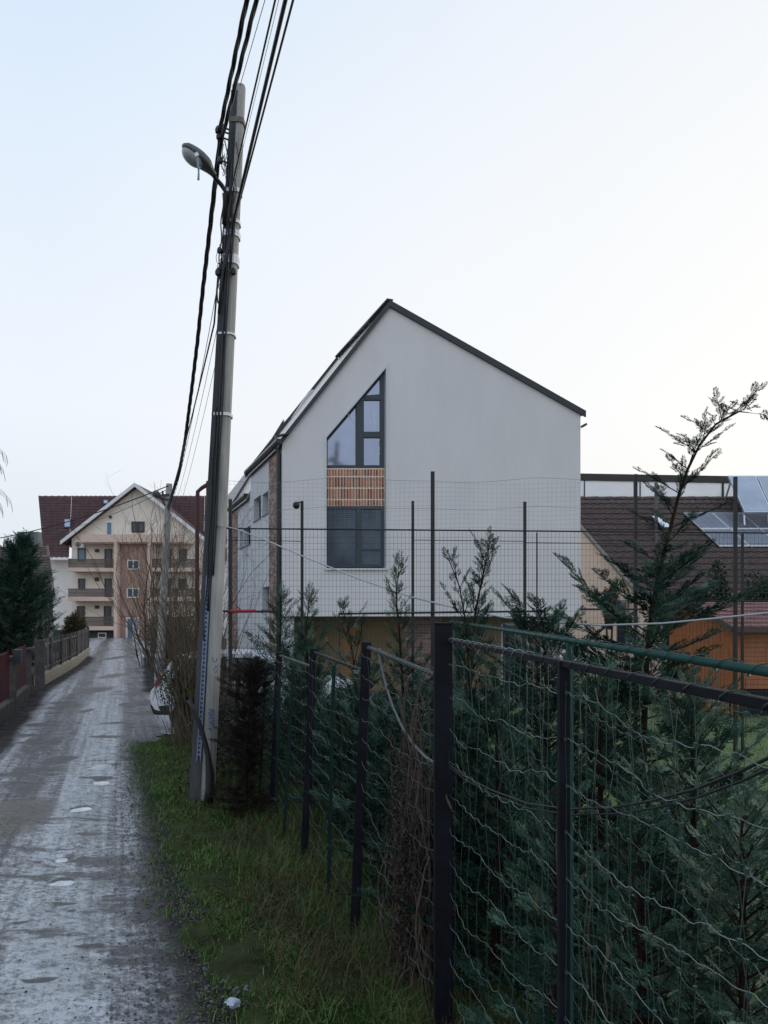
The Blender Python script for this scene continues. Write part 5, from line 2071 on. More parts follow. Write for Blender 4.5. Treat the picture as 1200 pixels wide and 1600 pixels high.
def fence_bay(parent, a, b, z_top_a, z_top_b, rails, sag=.02, rw=.0017, mw=M_wire, mv=M_darkwire, n_h=13, pitch=.15, seed=0, crimp=.010, spacing=.145, spb=None, vr=.0012, zmin=.12, out=(0, 0)):
    """one bay of knotted wire: every line wire is its own part, the stays are one joined part"""
    rg = random.Random(seed)
    a, b = Vector((a[0], a[1], 0)), Vector((b[0], b[1], 0))
    L_ = (b - a).length
    nst = max(2, int(L_ / pitch))
    side = Vector((-(b - a).y, (b - a).x, 0)).normalized()
    hts = []
    for i in range(n_h):
        za, zb = z_top_a - .02 - i * spacing, z_top_b - .02 - i * (spb or spacing)
        if min(za, zb) < zmin:
            break
        s = sag * rg.uniform(.2, 1.8) * (1 + i * .12)
        ph, f2 = rg.uniform(0, 6), rg.uniform(1.2, 2.6)
        bl = rg.uniform(.2, 1) * sag

        def wf(t, za=za, zb=zb, s=s, ph=ph, f2=f2, bl=bl):
            z = lerp(za, zb, t) - s * 4 * t * (1 - t) + s * .35 * math.sin(f2 * math.pi * 2 * t + ph) * min(1, 8 * t * (1 - t))
            p = a.lerp(b, t) + side * (bl * math.sin(math.pi * t) * math.sin(f2 * 4 * t + ph))
            return Vector((p.x, p.y, z))
        hts.append(wf)
        pts = []
        per = L_ / nst
        n = nst * 6
        kink = 0.0
        wamp = rg.uniform(.45, 1.1)
        for k in range(n + 1):
            t = k / n
            p = wf(t)
            q = math.sin(2 * math.pi * k / 6 + .5)
            kink += rg.gauss(0, crimp * .38) - kink * .10
            p.z += (crimp * wamp * (.75 if q > 0 else -.75) * abs(q) ** .6 * rg.uniform(.0, 1.5) + kink) * (0 if k in (0, n) else 1)
            p += side * crimp * .4 * math.cos(2 * math.pi * k / 6)
            pts.append(p)
        w = MB()
        w.tube(pts, rw, 4, cap=False)
        o = w.build('line_wire', mw, parent, fix=False, smooth=True)
    w = MB()
    for j in range(nst + 1):
        t = j / nst
        pts = [Vector((a.lerp(b, t).x, a.lerp(b, t).y, lerp(z_top_a, z_top_b, t) + .01))]
        for wf in hts:
            p = wf(min(1, max(0, t + rg.uniform(-.006, .006))))
            pts.append(p + side * rg.uniform(-.004, .004))
        last = pts[-1].copy()
        last.z = .04
        pts.append(last)
        w.tube(pts, vr, 3, cap=False)
        for p in pts[1:-1]:
            w.box(tuple(p), (.007, .007, .009))
    o = w.build('stay_wires', mv, parent, fix=False)
    o['kind'] = 'stuff'
    for r_ in rails:
        pass


def wrap(parent, a, b, r, m, per=.06, nm='binding_wire', wr=.0022):
    """wire wound round a rail"""
    a, b = Vector(a), Vector(b)
    n = int((b - a).length / per * 8)
    d = (b - a).normalized()
    s = d.cross(Vector((0, 0, 1))).normalized()
    u = s.cross(d)
    pts = [a.lerp(b, k / n) + (s * math.cos(k * 2 * math.pi / 8) + u * math.sin(k * 2 * math.pi / 8)) * (r + .004) for k in range(n + 1)]
    w = MB()
    w.tube(pts, wr, 4, cap=False)
    return w.build(nm, m, parent, fix=False)


left = thing('wire_fence', (0, 6, 0), 'old black post and wire fence with leaning posts running away beside the grass verge', 'fence')
LP = [(3.8, 692, 692, 975, .046), (5.05, 573, 552, 1003, .034), (6.6, 490, 473, 1013, .030), (8.2, 436.5, 424, 1019, .034), (9.9, 402, 392, 1026, .034), (11.7, 373, 368, 1028, .034), (13.6, 350, 344, 1026, .038)]
tops = []
for i, (Y, xt, xb, yt, hw) in enumerate(LP):
    t = at(xt, yt, Y)
    b = at(xb, 955 + CAM_H * 1155.6 / Y, Y)
    b.z = -.1
    tops.append((t, b))
    w = MB()
    if i == 0:
        w.bar(b, t, .093, .093, up=(0, 1, 0))
        o = w.build('corner_post', M_post, left, bevel=.006)
        w = MB()
        w.box((t.x, t.y, t.z + .003), (.100, .100, .008))
        w.build('post_cap', M_post, o)
    else:
        w.bar(b, t, hw * 1.9, hw * 1.9, up=(0, 1, 0))
        w.build('post', M_post, left, bevel=.004)


def pt_at(i, z):
    t, b = tops[i]
    return b.lerp(t, (z - b.z) / (t.z - b.z))


for i in range(len(LP) - 1):
    near, far = tops[i], tops[i + 1]
    zf = far[0].z - .035
    zn = near[0].z - (.20 if i else .29)
    zn = {0: 1.955, 1: 1.885, 2: 1.80, 3: 1.68, 4: 1.55, 5: 1.45}[i]
    pa, pb = pt_at(i + 1, zf), pt_at(i, zn)
    w = MB()
    w.tube([pa, pb], .011 if i else .010, 6)
    w.build('top_rail', M_post if i % 2 else M_darkwire, left)
    wrap(left, pa, pb, .010, M_wire, per=.05 if i == 0 else .12)
    a_, b_ = pt_at(i + 1, 1.0), pt_at(i, 1.0)
    fence_bay(left, (a_.x, a_.y), (b_.x, b_.y), zf - .02, zn - .02, [], sag=.03, seed=10 + i, rw=.0016 + .00012 * i, n_h=14, mw=M_wirel, mv=M_darkwire, vr=.0011)
M_gdark = mat('dark_green_steel', (0.005, 0.020, 0.018), .6, spec=.15, color2=(0.010, 0.034, 0.030), scale=5)
# thin green posts standing between
for Y, xt, xb, yt in ((5.75, 522, 512, 1040), (7.1, 458, 442, 1045), (9.0, 415, 405, 1052), (7.9, 437, 430, 1060), (12.6, 362, 357, 1060)):
    t, b = at(xt, yt, Y), at(xb, 955 + CAM_H * 1155.6 / Y, Y)
    b.z = -.05
    w = MB()
    w.bar(b, t, .028, .028, up=(0, 1, 0))
    w.build('thin_post', M_gdark, left)

right = thing('wire_fence', (.45, 2, 0), 'black rail and crimped wire fence close on the right, starting at the thick corner post', 'fence')
RX = lambda y: .325 + .093 * (3.8 - y)
for y, hw in ((2.02, .015), (.55, .02), ):
    w = MB()
    w.bar((RX(y), y, -.1), (RX(y), y, 2.165), hw * 2, hw * 2, up=(0, 1, 0))
    w.build('post', M_post, right, bevel=.002)
w = MB()
w.bar((RX(3.76), 3.76, 2.150), (RX(.1), .1, 2.165), .020, .018)
w.build('top_rail', M_post, right, bevel=.002)
wrap(right, (RX(3.7), 3.7, 2.152), (RX(2.3), 2.3, 2.158), .011, M_wire, per=.12, wr=.002)
wrap(right, (RX(2.3), 2.3, 2.158), (RX(.6), .6, 2.16), .010, M_gwire, per=.12, wr=.0014)
fence_bay(right, (RX(3.76), 3.76), (RX(2.03), 2.03), 2.05, 2.10, [], sag=.02, seed=31, rw=.0012, pitch=.16, n_h=13, mw=M_wire, mv=M_gwire, vr=.0012, crimp=.007, spacing=.166, spb=.126)
fence_bay(right, (RX(2.0), 2.0), (RX(.56), .56), 2.10, 2.13, [], sag=.022, seed=52, rw=.0010, pitch=.10, n_h=16, mw=M_wire, mv=M_gwire, vr=.0009, crimp=.004, spacing=.126, spb=.078)

green = thing('wire_fence', (.65, 4, 0), 'green tube fence of the garden just behind the black rail fence', 'fence')
GX = .645
for y in (6.5, 2.57, .4):
    w = MB()
    hw = .05 if y > 5 else .022
    w.bar((GX, y, -.05), (GX, y, 2.19), hw, hw, up=(0, 1, 0))
    w.build('post', M_gpost, green, bevel=.002)
w = MB()
w.tube([(GX, 7.2, 2.20), (GX, .5, 2.198)], .0090, 10)
w.build('top_rail', M_gpost, green, smooth=True)
wrap(green, (GX, 7.0, 2.20), (GX, .9, 2.198), .0105, M_gwire, per=.13, wr=.0014)
fence_bay(green, (GX, 6.5), (GX, 2.6), 2.17, 2.17, [], sag=.02, seed=77, rw=.0015, pitch=.15, n_h=14, mw=M_gwire, mv=M_gwire, vr=.0014, crimp=.008)
fence_bay(green, (GX, 2.55), (GX, .5), 2.17, 2.17, [], sag=.02, seed=78, rw=.0011, pitch=.10, n_h=14, mw=M_gwire, mv=M_gwire, vr=.0009, crimp=.006)
GX_END = (0.645, 7.2)
a_, b_ = (GX, 7.1), (FX(9.5) + .45, 9.5)
fence_bay(green, a_, b_, 1.9, 1.8, [], sag=.02, seed=79, rw=.002, pitch=.15, n_h=12, mw=M_gwire, mv=M_gwire, vr=.0015)

# drooping black hose tied along the fence, rope on the left bay
hose = [at(692, 1196, 3.68), at(715, 1216, 3.3), at(760, 1240, 2.85), at(815, 1262, 2.4), at(880, 1272, 2.05), at(950, 1270, 1.75), at(1010, 1261, 1.55), at(1080, 1243, 1.36), at(1150, 1216, 1.22), at(1210, 1188, 1.10), at(1330, 1120, .95)]
hose = [p + Vector((.03, .05, 0)) for p in hose]
wire(hose, .0032, 'black cable hanging in a long curve along the right hand fence, upper of a pair', grp='cables tied along the fence', nm='drooping_cable')
wire([p + Vector((.004, 0, -.016)) for p in hose], .0026, 'black cable hanging in a long curve along the right hand fence, lower of a pair', grp='cables tied along the fence', nm='drooping_cable')
wire([at(590, 1014, 4.82), at(592, 1024, 4.80), at(597, 1048, 4.78), at(604, 1075, 4.7), at(614, 1105, 4.6), at(628, 1135, 4.45), at(645, 1162, 4.25), at(665, 1183, 4.05), at(681, 1193, 3.86)], .0075, 'frayed grey rope looped from the top rail down to the thick corner post', mat('grey_rope', (.13, .135, .14), .8, var=.2, scale=40), grp='rope', nm='rope', cat='rope')
for x, y, z in ((557, 1050, 5.0), (590, 1016, 4.8)):
    w = MB()
    p = at(x, y, z)
    for k in range(3):
        pts = [p + Vector((.016 * math.cos(a), .012 * math.sin(a), .012 * math.sin(a * 2 + k))) for a in [i * .7 + k for i in range(9)]]
        w.tube(pts, .005, 5)
    w.build('rope_knot', _mats['grey_rope'], left)


# ------------------------------------------------------------------ tall mesh fence of the yard
M_tall = mat('dark_brown_post', (0.012, 0.011, 0.012), .5, var=.3, scale=5)
YF = 12.0
tall = thing('tall_mesh_fence', (1.5, YF, 0), 'tall dark mesh fence with thin posts in front of the white house', 'fence')
fX = lambda px: (px - 600) / 1155.6 * YF
fZ = lambda py: CAM_H + (955 - py) / 1155.6 * YF
for px, py, wd in ((360, 780, .05), (472, 783, .045), (645, 783, .045), (676, 737, .062), (820, 784, .045), (993, 741, .05), (1149, 745, .05), (1160, 834, .035), (1245, 745, .05), (839, 832, .02)):
    w = MB()
    w.bar((fX(px), YF, -.05), (fX(px), YF, fZ(py)), wd, wd, up=(0, 1, 0))
    w.build('post', M_tall, tall)
ztop = lambda x: lerp(fZ(826), fZ(833), (x - fX(357)) / (fX(1200) - fX(357)))
w = MB()
w.tube([(fX(348), YF - .03, fZ(826)), (fX(1255), YF - .03, fZ(833.5))], .013, 6)
w.build('top_rail', M_tall, tall)
for px0, px1, py in ((350, 472, 846), (645, 820, 846), (820, 1000, 850)):
    w = MB()
    w.tube([(fX(px0), YF - .02, fZ(py - 2)), (fX(px1), YF - .02, fZ(py))], .006, 5)
    w.build('tension_wire', M_tall, tall)
for px0, px1, py0, py1, r_ in ((346, 440, 955, 956, .02), (530, 850, 959, 955, .018), (530, 531, 958, 1010, .014), (905, 1010, 952, 952, .018), (1105, 1255, 939, 939, .010)):
    w = MB()
    w.tube([(fX(px0), YF - .05, fZ(py0)), (fX(px1), YF - .05, fZ(py1))], r_, 6)
    w.build('middle_rail', M_tall, tall)
M_mesh = mat('thin_dark_mesh', (0.035, 0.042, 0.05), .6, var=.2)
px_posts = [357, 472, 645, 820, 993, 1149, 1250]
for xa, xb in zip(px_posts[:-1], px_posts[1:]):
    w = MB()
    x = fX(xa)
    while x < fX(xb):
        w.tube([(x, YF, .3), (x, YF, ztop(x))], .0021, 3, cap=False)
        x += .062
    z = .3
    while z < fZ(834):
        w.tube([(fX(xa), YF + .004, z), (fX(xb), YF + .004, z + .0)], .0021, 3, cap=False)
        z += .10
    o = w.build('mesh_panel', M_mesh, tall, fix=False)
    o['kind'] = 'stuff'
# slack nylon ball net above
w = MB()
pn = [357, 440, 472, 560, 645, 676, 750, 820, 907]
for r_, (pya, am) in enumerate(((748, 3), (792, 2))):
    pts = []
    for k in range(60):
        px = lerp(345, 907, k / 59)
        py = pya + am * math.sin(px * .02) + 2.5 * abs(math.sin((px - 357) * math.pi / 160))
        pts.append((fX(px), YF + .05, fZ(py)))
    w.tube(pts, .0028, 3, cap=False)
w.build('net_rope', mat('grey_net', (.22, .24, .26), .8), tall, fix=False)
w = MB()
x = fX(350)
while x < fX(907):
    px = 600 + x * 1155.6 / YF
    py = 748 + 3 * math.sin(px * .02) + 2.5 * abs(math.sin((px - 357) * math.pi / 160))
    w.tube([(x, YF + .05, fZ(828)), (x + .01, YF + .05, fZ(py))], .0011, 3, cap=False)
    x += .075
for k in range(11):
    py = 825 - k * 7
    w.tube([(fX(lerp(350, 907, j / 12)), YF + .052, fZ(py + 1.5 * math.sin(j * 1.3 + k * .2))) for j in range(13)], .0011, 3, cap=False)
w.build('ball_net', _mats['grey_net'], tall, fix=False)['kind'] = 'stuff'
w = MB()
p = at(366, 955, YF - .1)
w.tube([at(359, 955, YF - .12), at(378, 955, YF - .12), at(400, 954.5, YF - .12)], .026, 8)
w.tube([at(371, 948, YF - .12), at(378, 955, YF - .12)], .012, 5)
tag(w.build('red_tube', mat('red_plastic', (.30, .018, .02), .5), None), 'short red plastic tube wrapped on the dark rail left of the white house', 'tube')
sc = thing('security_camera', tuple(at(470, 790, YF)), 'small black dome security camera on an arm at the top of a thin fence post', 'security camera')
w = MB()
w.bar(at(472, 785, YF - .03), at(461, 785, YF - .10), .02, .02)
w.build('arm', M_tall, sc)
w = MB()
p = at(463, 790.5, YF - .1)
w.lathe((p.x, p.y, p.z), [(.035, .055), (.055, .045), (.058, 0), (.045, -.03), (.02, -.045)], 12)
w.build('dome', M_tall, sc, smooth=True)
# brown tube arch behind the pole
w = MB()
M_rust = mat('red_brown_tube', (.07, .018, .018), .6, var=.25, scale=8)
w.tube([at(308, 1000, 12.6), at(308, 790, 12.6), at(309, 768, 12.6), at(316, 762, 12.6), at(326, 756, 12.6)], .035, 8)
w.tube([at(327, 1010, 12.6), at(327, 752, 12.6)], .055, 8)
tag(w.build('tube_arch', M_rust, None), 'dark red brown tube arch standing among the bare stems left of the pole', 'metal frame')

# white chair-like lid glimpsed on the terrace
w = MB()
c = at(545, 1087, 16.6)
w.box((c.x, 16.6, c.z), (.55, .5, .16))
w.box((c.x, 16.6, c.z - .30), (.45, .4, .45))
tag(w.build('garden_box', mat('pale_grey_plastic', (.40, .42, .46), .5), None, bevel=.03), 'pale grey box with white lid in front of the house door', 'box')
# ------------------------------------------------------------------ cypresses
M_bark = mat('red_brown_bark', (0.017, 0.010, 0.008), .9, spec=.1, color2=(0.042, 0.022, 0.018), scale=14, bump=.4, bscale=60)
M_cyp = leafmat('cypress_scale_leaf', [(0.007, 0.024, 0.018), (0.015, 0.048, 0.034), (0.038, 0.092, 0.062), (0.13, 0.21, 0.145)], .6, 2.5, spec=.15)
M_cypv = leafmat('pale_cypress_leaf', [(0.016, 0.042, 0.030), (0.034, 0.078, 0.054), (0.08, 0.14, 0.095), (0.30, 0.35, 0.26)], .6, 3.5, spec=.15)


def frond(nside, nsub, seed, L3=True):
    """flat feathery spray, unit length along +x, in the xy plane, tips drooping a little"""
    rg = np.random.default_rng(seed)
    V, F = [], []

    def cone(a, b, r):
        a, b = np.array(a), np.array(b)
        d = b - a
        d /= (np.linalg.norm(d) + 1e-9)
        s = np.cross(d, (0, 0, 1.0))
        s /= (np.linalg.norm(s) + 1e-9)
        u = np.cross(s, d)
        o = len(V)
        m = a + (b - a) * 0.40
        t = rg.uniform(-.95, .95)
        q = (s * math.cos(t) + u * math.sin(t)) * r * rg.uniform(.8, 1.25)
        V.extend([a, m + q, b, m - q])
        F.extend([(o, o + 1, o + 2), (o, o + 2, o + 3)])

    dz = lambda x: -0.10 * x * x
    cone((0, 0, 0), (1, 0, dz(1)), .020)
    for i in range(nside):
        t = 0.06 + 0.88 * (i + .5) / nside
        sg = 1 if i % 2 else -1
        L = (0.10 + 0.42 * (1 - t) ** .8) * rg.uniform(.75, 1.2) * (0.55 + min(1, t * 3) * .45)
        an = sg * (math.radians(rg.uniform(30, 46)))
        x0, z0 = t, dz(t)
        dirv = np.array([math.cos(an), math.sin(an), rg.uniform(-.16, .12)])
        p0 = np.array([x0, 0, z0])
        p1 = p0 + dirv * L
        cone(p0, p1, .024)
        ns = max(1, int(nsub * L / .4 + .5))
        for j in range(ns):
            q = .22 + .7 * (j + .5) / ns
            sj = 1 if j % 2 else -1
            a2 = an + sj * math.radians(rg.uniform(28, 42))
            l2 = L * (.42 * (1 - q) + .12) * rg.uniform(.8, 1.25)
            b0 = p0 + dirv * L * q
            cone(b0, b0 + np.array([math.cos(a2), math.sin(a2), rg.uniform(-.2, .15)]) * l2, .024)
    return np.array(V), np.array(F)


FR_HI = [frond(15, 5.4, s) for s in (1, 2, 3)]
FR_MD = [frond(12, 5, s) for s in (4, 5, 6)]
FR_LO = [frond(10, 3, s) for s in (7, 8)]
FR_TIP = [frond(12, 3, s) for s in (9, 10, 11)]


def place(fronds, pos, dirs, ups, scale, rg, flat=1.0):
    """instance fronds into one mesh"""
    Vs, Fs, Ts = [], [], []
    o = 0
    pos, dirs, ups = np.array(pos), np.array(dirs), np.array(ups)
    scale = np.array(scale)
    kind = rg.integers(0, len(fronds), len(pos))
    for k, (V, F) in enumerate(fronds):
        idx = np.where(kind == k)[0]
        if not len(idx):
            continue
        X = dirs[idx] / np.linalg.norm(dirs[idx], axis=1)[:, None]
        Yv = np.cross(ups[idx], X)
        Yv /= (np.linalg.norm(Yv, axis=1)[:, None] + 1e-9)
        Zv = np.cross(X, Yv)
        W = (V[None, :, 0, None] * X[:, None] + V[None, :, 1, None] * Yv[:, None] * flat + V[None, :, 2, None] * Zv[:, None]) * scale[idx][:, None, None] + pos[idx][:, None]
        n, m = len(idx), len(V)
        Vs.append(W.reshape(-1, 3))
        Fs.append((F[None] + (np.arange(n) * m)[:, None, None]).reshape(-1, 3) + o)
        Ts.append(np.repeat(rg.uniform(0, 1, n), m))
        o += n * m
    return np.concatenate(Vs), np.concatenate(Fs), np.concatenate(Ts)


def cypress(label, path, rad0, nbr, Lmax, prof, fr, fscale, seed, group='cypresses planted along the garden fence', elev=(12, 55), density=.055, m=None, zmin=0.05, name='cypress', cat='cypress tree', jitter=.5, aim=None, leafname='foliage', wide=1.0, clip=None, tipf=None):
    rg = np.random.default_rng(seed)
    path = [Vector(p) for p in path]
    lens = [0]
    for a, b in zip(path[:-1], path[1:]):
        lens.append(lens[-1] + (b - a).length)
    T = lens[-1]

    def tr(f):
        s = f * T
        for i in range(len(path) - 1):
            if s <= lens[i + 1] or i == len(path) - 2:
                t = (s - lens[i]) / (lens[i + 1] - lens[i])
                return path[i].lerp(path[i + 1], t), (path[i + 1] - path[i]).normalized()
    root = thing(name, tuple(path[0]), label, cat, group)
    w = MB()
    n = 22
    w.tube([tr(k / n)[0] for k in range(n + 1)], [rad0 * (1 - k / n) ** .8 + .003 for k in range(n + 1)], 8)
    w.build('trunk', M_bark, root, smooth=True)
    bw = MB()
    P, D, Up, Sc = [], [], [], []
    ga = rg.uniform(0, 6)
    for i in range(nbr):
        f = zmin + (0.985 - zmin) * ((i + rg.uniform(0, .8)) / nbr)
        p, d = tr(f)
        ga += 2.399 + rg.uniform(-.4, .4)
        az = ga
        if aim and rg.random() < aim[1]:
            az = aim[0] + rg.normal(0, .7)
        L = Lmax * prof(f) * rg.uniform(1 - jitter, 1 + jitter * .35)
        is_tip = tipf and f > tipf
        if is_tip and f < .86 and rg.random() < .15:
            continue
        if L < .03:
            continue
        el0 = math.radians(lerp(elev[0], elev[1], f ** 1.3) + rg.uniform(-10, 10))
        h = Vector((math.cos(az), math.sin(az), 0))
        steps = max(3, int(L / .10))
        cur = p.copy()
        pts = [cur.copy()]
        el = el0
        ds = []
        for k in range(steps):
            dd = (h * math.cos(el) + Vector((0, 0, 1)) * math.sin(el) + d * .15).normalized()
            cur = cur + dd * (L / steps)
            pts.append(cur.copy())
            ds.append(dd)
            el += math.radians(rg.uniform(-4, 7)) * (1 if k < steps * .7 else -1.2)
            a2 = rg.normal(0, .06)
            h = Vector((h.x * math.cos(a2) - h.y * math.sin(a2), h.x * math.sin(a2) + h.y * math.cos(a2), 0))
        if clip and clip(pts[-1]):
            continue
        bw.tube(pts, [max(.0016, .0075 * (L / 1.0) ** .6 * (1 - k / len(pts)) + .0012) for k in range(len(pts))], 3, cap=False)
        ns = max(3, int(L / (density * (.75 if is_tip else 1))))
        for k in range(ns):
            t = .12 + .88 * (k + rg.uniform(0, .9)) / ns
            q = min(steps - 1, int(t * steps))
            pp = pts[q].lerp(pts[q + 1], min(1, t * steps - q))
            dd = ds[q]
            side = dd.cross(Vector((0, 0, 1))).normalized() * (1 if k % 2 else -1)
            ang = math.radians(rg.uniform(14, 46))
            if is_tip:
                ang *= .75
            fd = dd * math.cos(ang) + side * math.sin(ang) + Vector((rg.uniform(-.1, .1), rg.uniform(-.1, .1), rg.uniform(-.10, .45)))
            up = Vector((rg.normal(0, .35), rg.normal(0, .35), 1)) if rg.random() < .65 else side.cross(fd) + Vector((rg.normal(0, .6), rg.normal(0, .6), .2))
            P.append(tuple(pp)), D.append(tuple(fd)), Up.append(tuple(up))
            Sc.append(fscale * rg.uniform(.55, 1.15) * (1.05 - .5 * t) * (min(1.0, .45 + L)) * (.66 if is_tip else 1))
        P.append(tuple(pts[-1])), D.append(tuple(ds[-1])), Up.append((rg.normal(0, .4), rg.normal(0, .4), 1)), Sc.append(fscale * .6 * min(1.0, .5 + L))
    P.append(tuple(tr(.985)[0])), D.append(tuple(tr(1)[1])), Up.append((.3, -1, .2)), Sc.append(fscale * .7)
    bw.build('branches', M_bark, root, fix=False)['kind'] = 'stuff'
    V, F, Tt = place(fr, P, D, Up, Sc, rg, wide)
    npmesh(leafname, V, F, m or M_cyp, root, tint=Tt, kind='stuff')
    return root


def G(px, py, Y):      # foot of a tree at this bearing and distance
    p = at(px, py, Y)
    p.z = 0
    return p


behind_fence = lambda q: q.x > LX(q.y) - .35 and q.z < 2.2
full = lambda f: (min(1, .55 + f * 2.0)) * (1 - f) ** .75 + .10
open_top = lambda f: (1.0 - f) ** .95 * .85 + .13 if f < .60 else .13 + .26 * (1 - f) ** .5

# the big one right of the middle with the nodding tip
YT = 5.0
b_ = G(1000, 0, YT)
cypress('tallest cypress, its bare reddish leader bending over to the right against the sky',
        [b_, at(1006, 1150, YT), at(1012, 1000, YT), at(1028, 900, YT), at(1046, 830, YT), at(1062, 768, YT), at(1081, 715, YT), at(1100, 684, YT), at(1118, 663, YT), at(1142, 646, YT), at(1168, 640, YT), at(1196, 648, YT)],
        .026, 106, .92, lambda f: 1.0 * (1 - f) ** .7 + .10 if f < .56 else .60 * (1 - f) ** .7 + .09, FR_HI, .24, 11, elev=(10, 30), density=.034, jitter=.4, tipf=.66)
cypress('slim cypress sapling with forked pale tips against the white wall, right of the corner post',
        [G(733, 0, 5.6), at(735, 1080, 5.6), at(742, 960, 5.6), at(752, 910, 5.6), at(765, 853, 5.6)], .018, 70, .55, lambda f: 1.0 * (1 - f) ** .6 + .12 if f < .7 else .34, FR_HI, .20, 12, elev=(18, 62), density=.045)
cypress('thin cypress sapling leaning left just behind the forked one',
        [G(745, 0, 5.75), at(735, 1080, 5.75), at(727, 970, 5.75), at(718, 915, 5.75), at(700, 872, 5.75)], .013, 40, .40, lambda f: .9 * (1 - f) ** .6 + .25, FR_HI, .19, 13, elev=(20, 60), density=.045)
cypress('cypress with one upright plume standing before the house door, left of the corner post',
        [G(640, 0, 7.0), at(630, 1080, 7.0), at(622, 960, 7.0), at(618, 935, 7.0), at(624, 882, 7.0)], .02, 70, .70, lambda f: (.95 * (1 - f) ** .7 + .10) if f < .62 else .30 * (1 - f) ** .5 + .10, FR_MD, .25, 14, elev=(20, 60), density=.05)
cypress('bushy cypress with two feathery tips left of the lower window',
        [G(485, 0, 8.6), at(482, 1060, 8.6), at(478, 985, 8.6), at(484, 930, 8.6)], .024, 74, .78, lambda f: (.9 * (1 - f) ** .6 + .12) if f < .66 else .34 * (1 - f) ** .5 + .10, FR_MD, .28, 15, elev=(22, 60), density=.055)
cypress('dense cypress beside the brick corner of the white house',
        [G(432, 0, 10.4), at(436, 1040, 10.4), at(440, 930, 10.4)], .03, 80, .82, full, FR_LO, .36, 16, elev=(10, 50), density=.07)
cypress('cypress with drooping bronze tips behind the second fence post',
        [G(560, 0, 8.0), at(556, 1060, 8.0), at(548, 1000, 8.0), at(535, 950, 8.0)], .022, 36, .75, lambda f: .9 * (1 - f) ** .6 + .12, FR_MD, .22, 17, elev=(25, 60), density=.075)
cypress('low spreading cypress arching over the green rail left of the tallest one',
        [G(860, 0, 5.1), at(855, 1120, 5.1), at(850, 1010, 5.1), at(848, 965, 5.1)], .022, 80, .85, lambda f: 1.0 * (1 - f) ** .45 + .1, FR_HI, .24, 18, elev=(14, 40), density=.045)
# low dark mass behind the two fence runs, one bush after another
low = lambda f: 1.0 * (1 - f) ** .5 + .08
rows_c = [
    ('dark cypress filling the hedge between the third and fourth fence posts', 500, 1045, 7.0, 44, .62, FR_MD, .22),
    ('dark cypress filling the hedge behind the two nearest left posts', 590, 1075, 5.6, 44, .60, FR_MD, .20),
    ('dark cypress behind the middle of the green rail, lower than its neighbours', 930, 1060, 4.3, 44, .62, FR_MD, .20),
    ('dark bushy cypress right behind the thick corner post', 770, 1100, 4.3, 50, .62, FR_HI, .19),
    ('dark low cypress at the bottom edge between the two right posts', 860, 1230, 3.3, 50, .50, FR_HI, .17),
    ('cypress with bleached frosty shoots near the shed, seen through the right fence', 1075, 1090, 3.9, 54, .72, FR_HI, .18),
    ('pale silvery cypress at the lower right edge of the picture', 1150, 1270, 2.7, 60, .62, FR_HI, .16),
    ('dark cypress at the bottom right between the wire strands', 990, 1290, 2.9, 56, .55, FR_HI, .16),
    ('dark green cypress behind the first bay left of the corner post', 640, 1120, 4.9, 52, .62, FR_HI, .20),
    ('dark green cypress behind the third fence post', 520, 1130, 6.2, 54, .70, FR_MD, .22),
    ('dark green cypress behind the fourth fence post', 455, 1100, 7.6, 54, .78, FR_MD, .24),
    ('dark green cypress far along the fence beside the dead brown one', 418, 1065, 9.4, 46, .75, FR_LO, .30),
]
for i, (lab, px, py, Y, nb2, Lm, fr, fs) in enumerate(rows_c):
    nb2, fs = int(nb2 * 1.4), fs * 1.25
    x_of = {}
    p0 = G(px, 0, Y)
    if Y > 4.6 and px < 700:
        p0.x = max(p0.x, FX(Y) + .55)
    tp = at(px, py, Y)
    tp.x = p0.x + .02
    cypress(lab, [p0, p0.lerp(tp, .5) + Vector((.03, .02, 0)), tp], .03, nb2, Lm, low, fr, fs, 40 + i, elev=(4, 52), density=.040 if fr is FR_HI else .050,
            m=M_cypv if 'pale' in lab or 'bleached' in lab else None, clip=(lambda q: (q.x < GX - .25 and q.y < 3.7) or q.x > .60 * q.y + .35 or q.y < 1.4) if Y < 4.6 else (lambda q: q.x < FX(q.y) - .10))

# dead brown thuja column on the fence and the dried vine beside it
M_dead = leafmat('dead_thuja', [(0.008, 0.006, 0.007), (0.016, 0.010, 0.010), (0.034, 0.020, 0.017)], .8, 4)
q0 = G(384, 0, 8.0)
cypress('dead dark brown thuja slumped against the wire fence beside the tall pole', [q0, at(386, 1150, 8.2), at(398, 1040, 8.6)], .02, 260, .32, lambda f: .75 + .25 * math.sin(f * 17), FR_MD, .24, 90, group=None, elev=(0, 30), density=.045, jitter=.85, m=M_dead, name='dead_thuja', cat='dead shrub')
M_vine = mat('dry_vine_stem', (0.040, 0.026, 0.020), .85, color2=(0.10, 0.075, 0.058), scale=12)
M_dryleaf = leafmat('dry_leaf', [(0.014, 0.011, 0.009), (0.035, 0.027, 0.020), (0.075, 0.058, 0.042)], .8, 5)


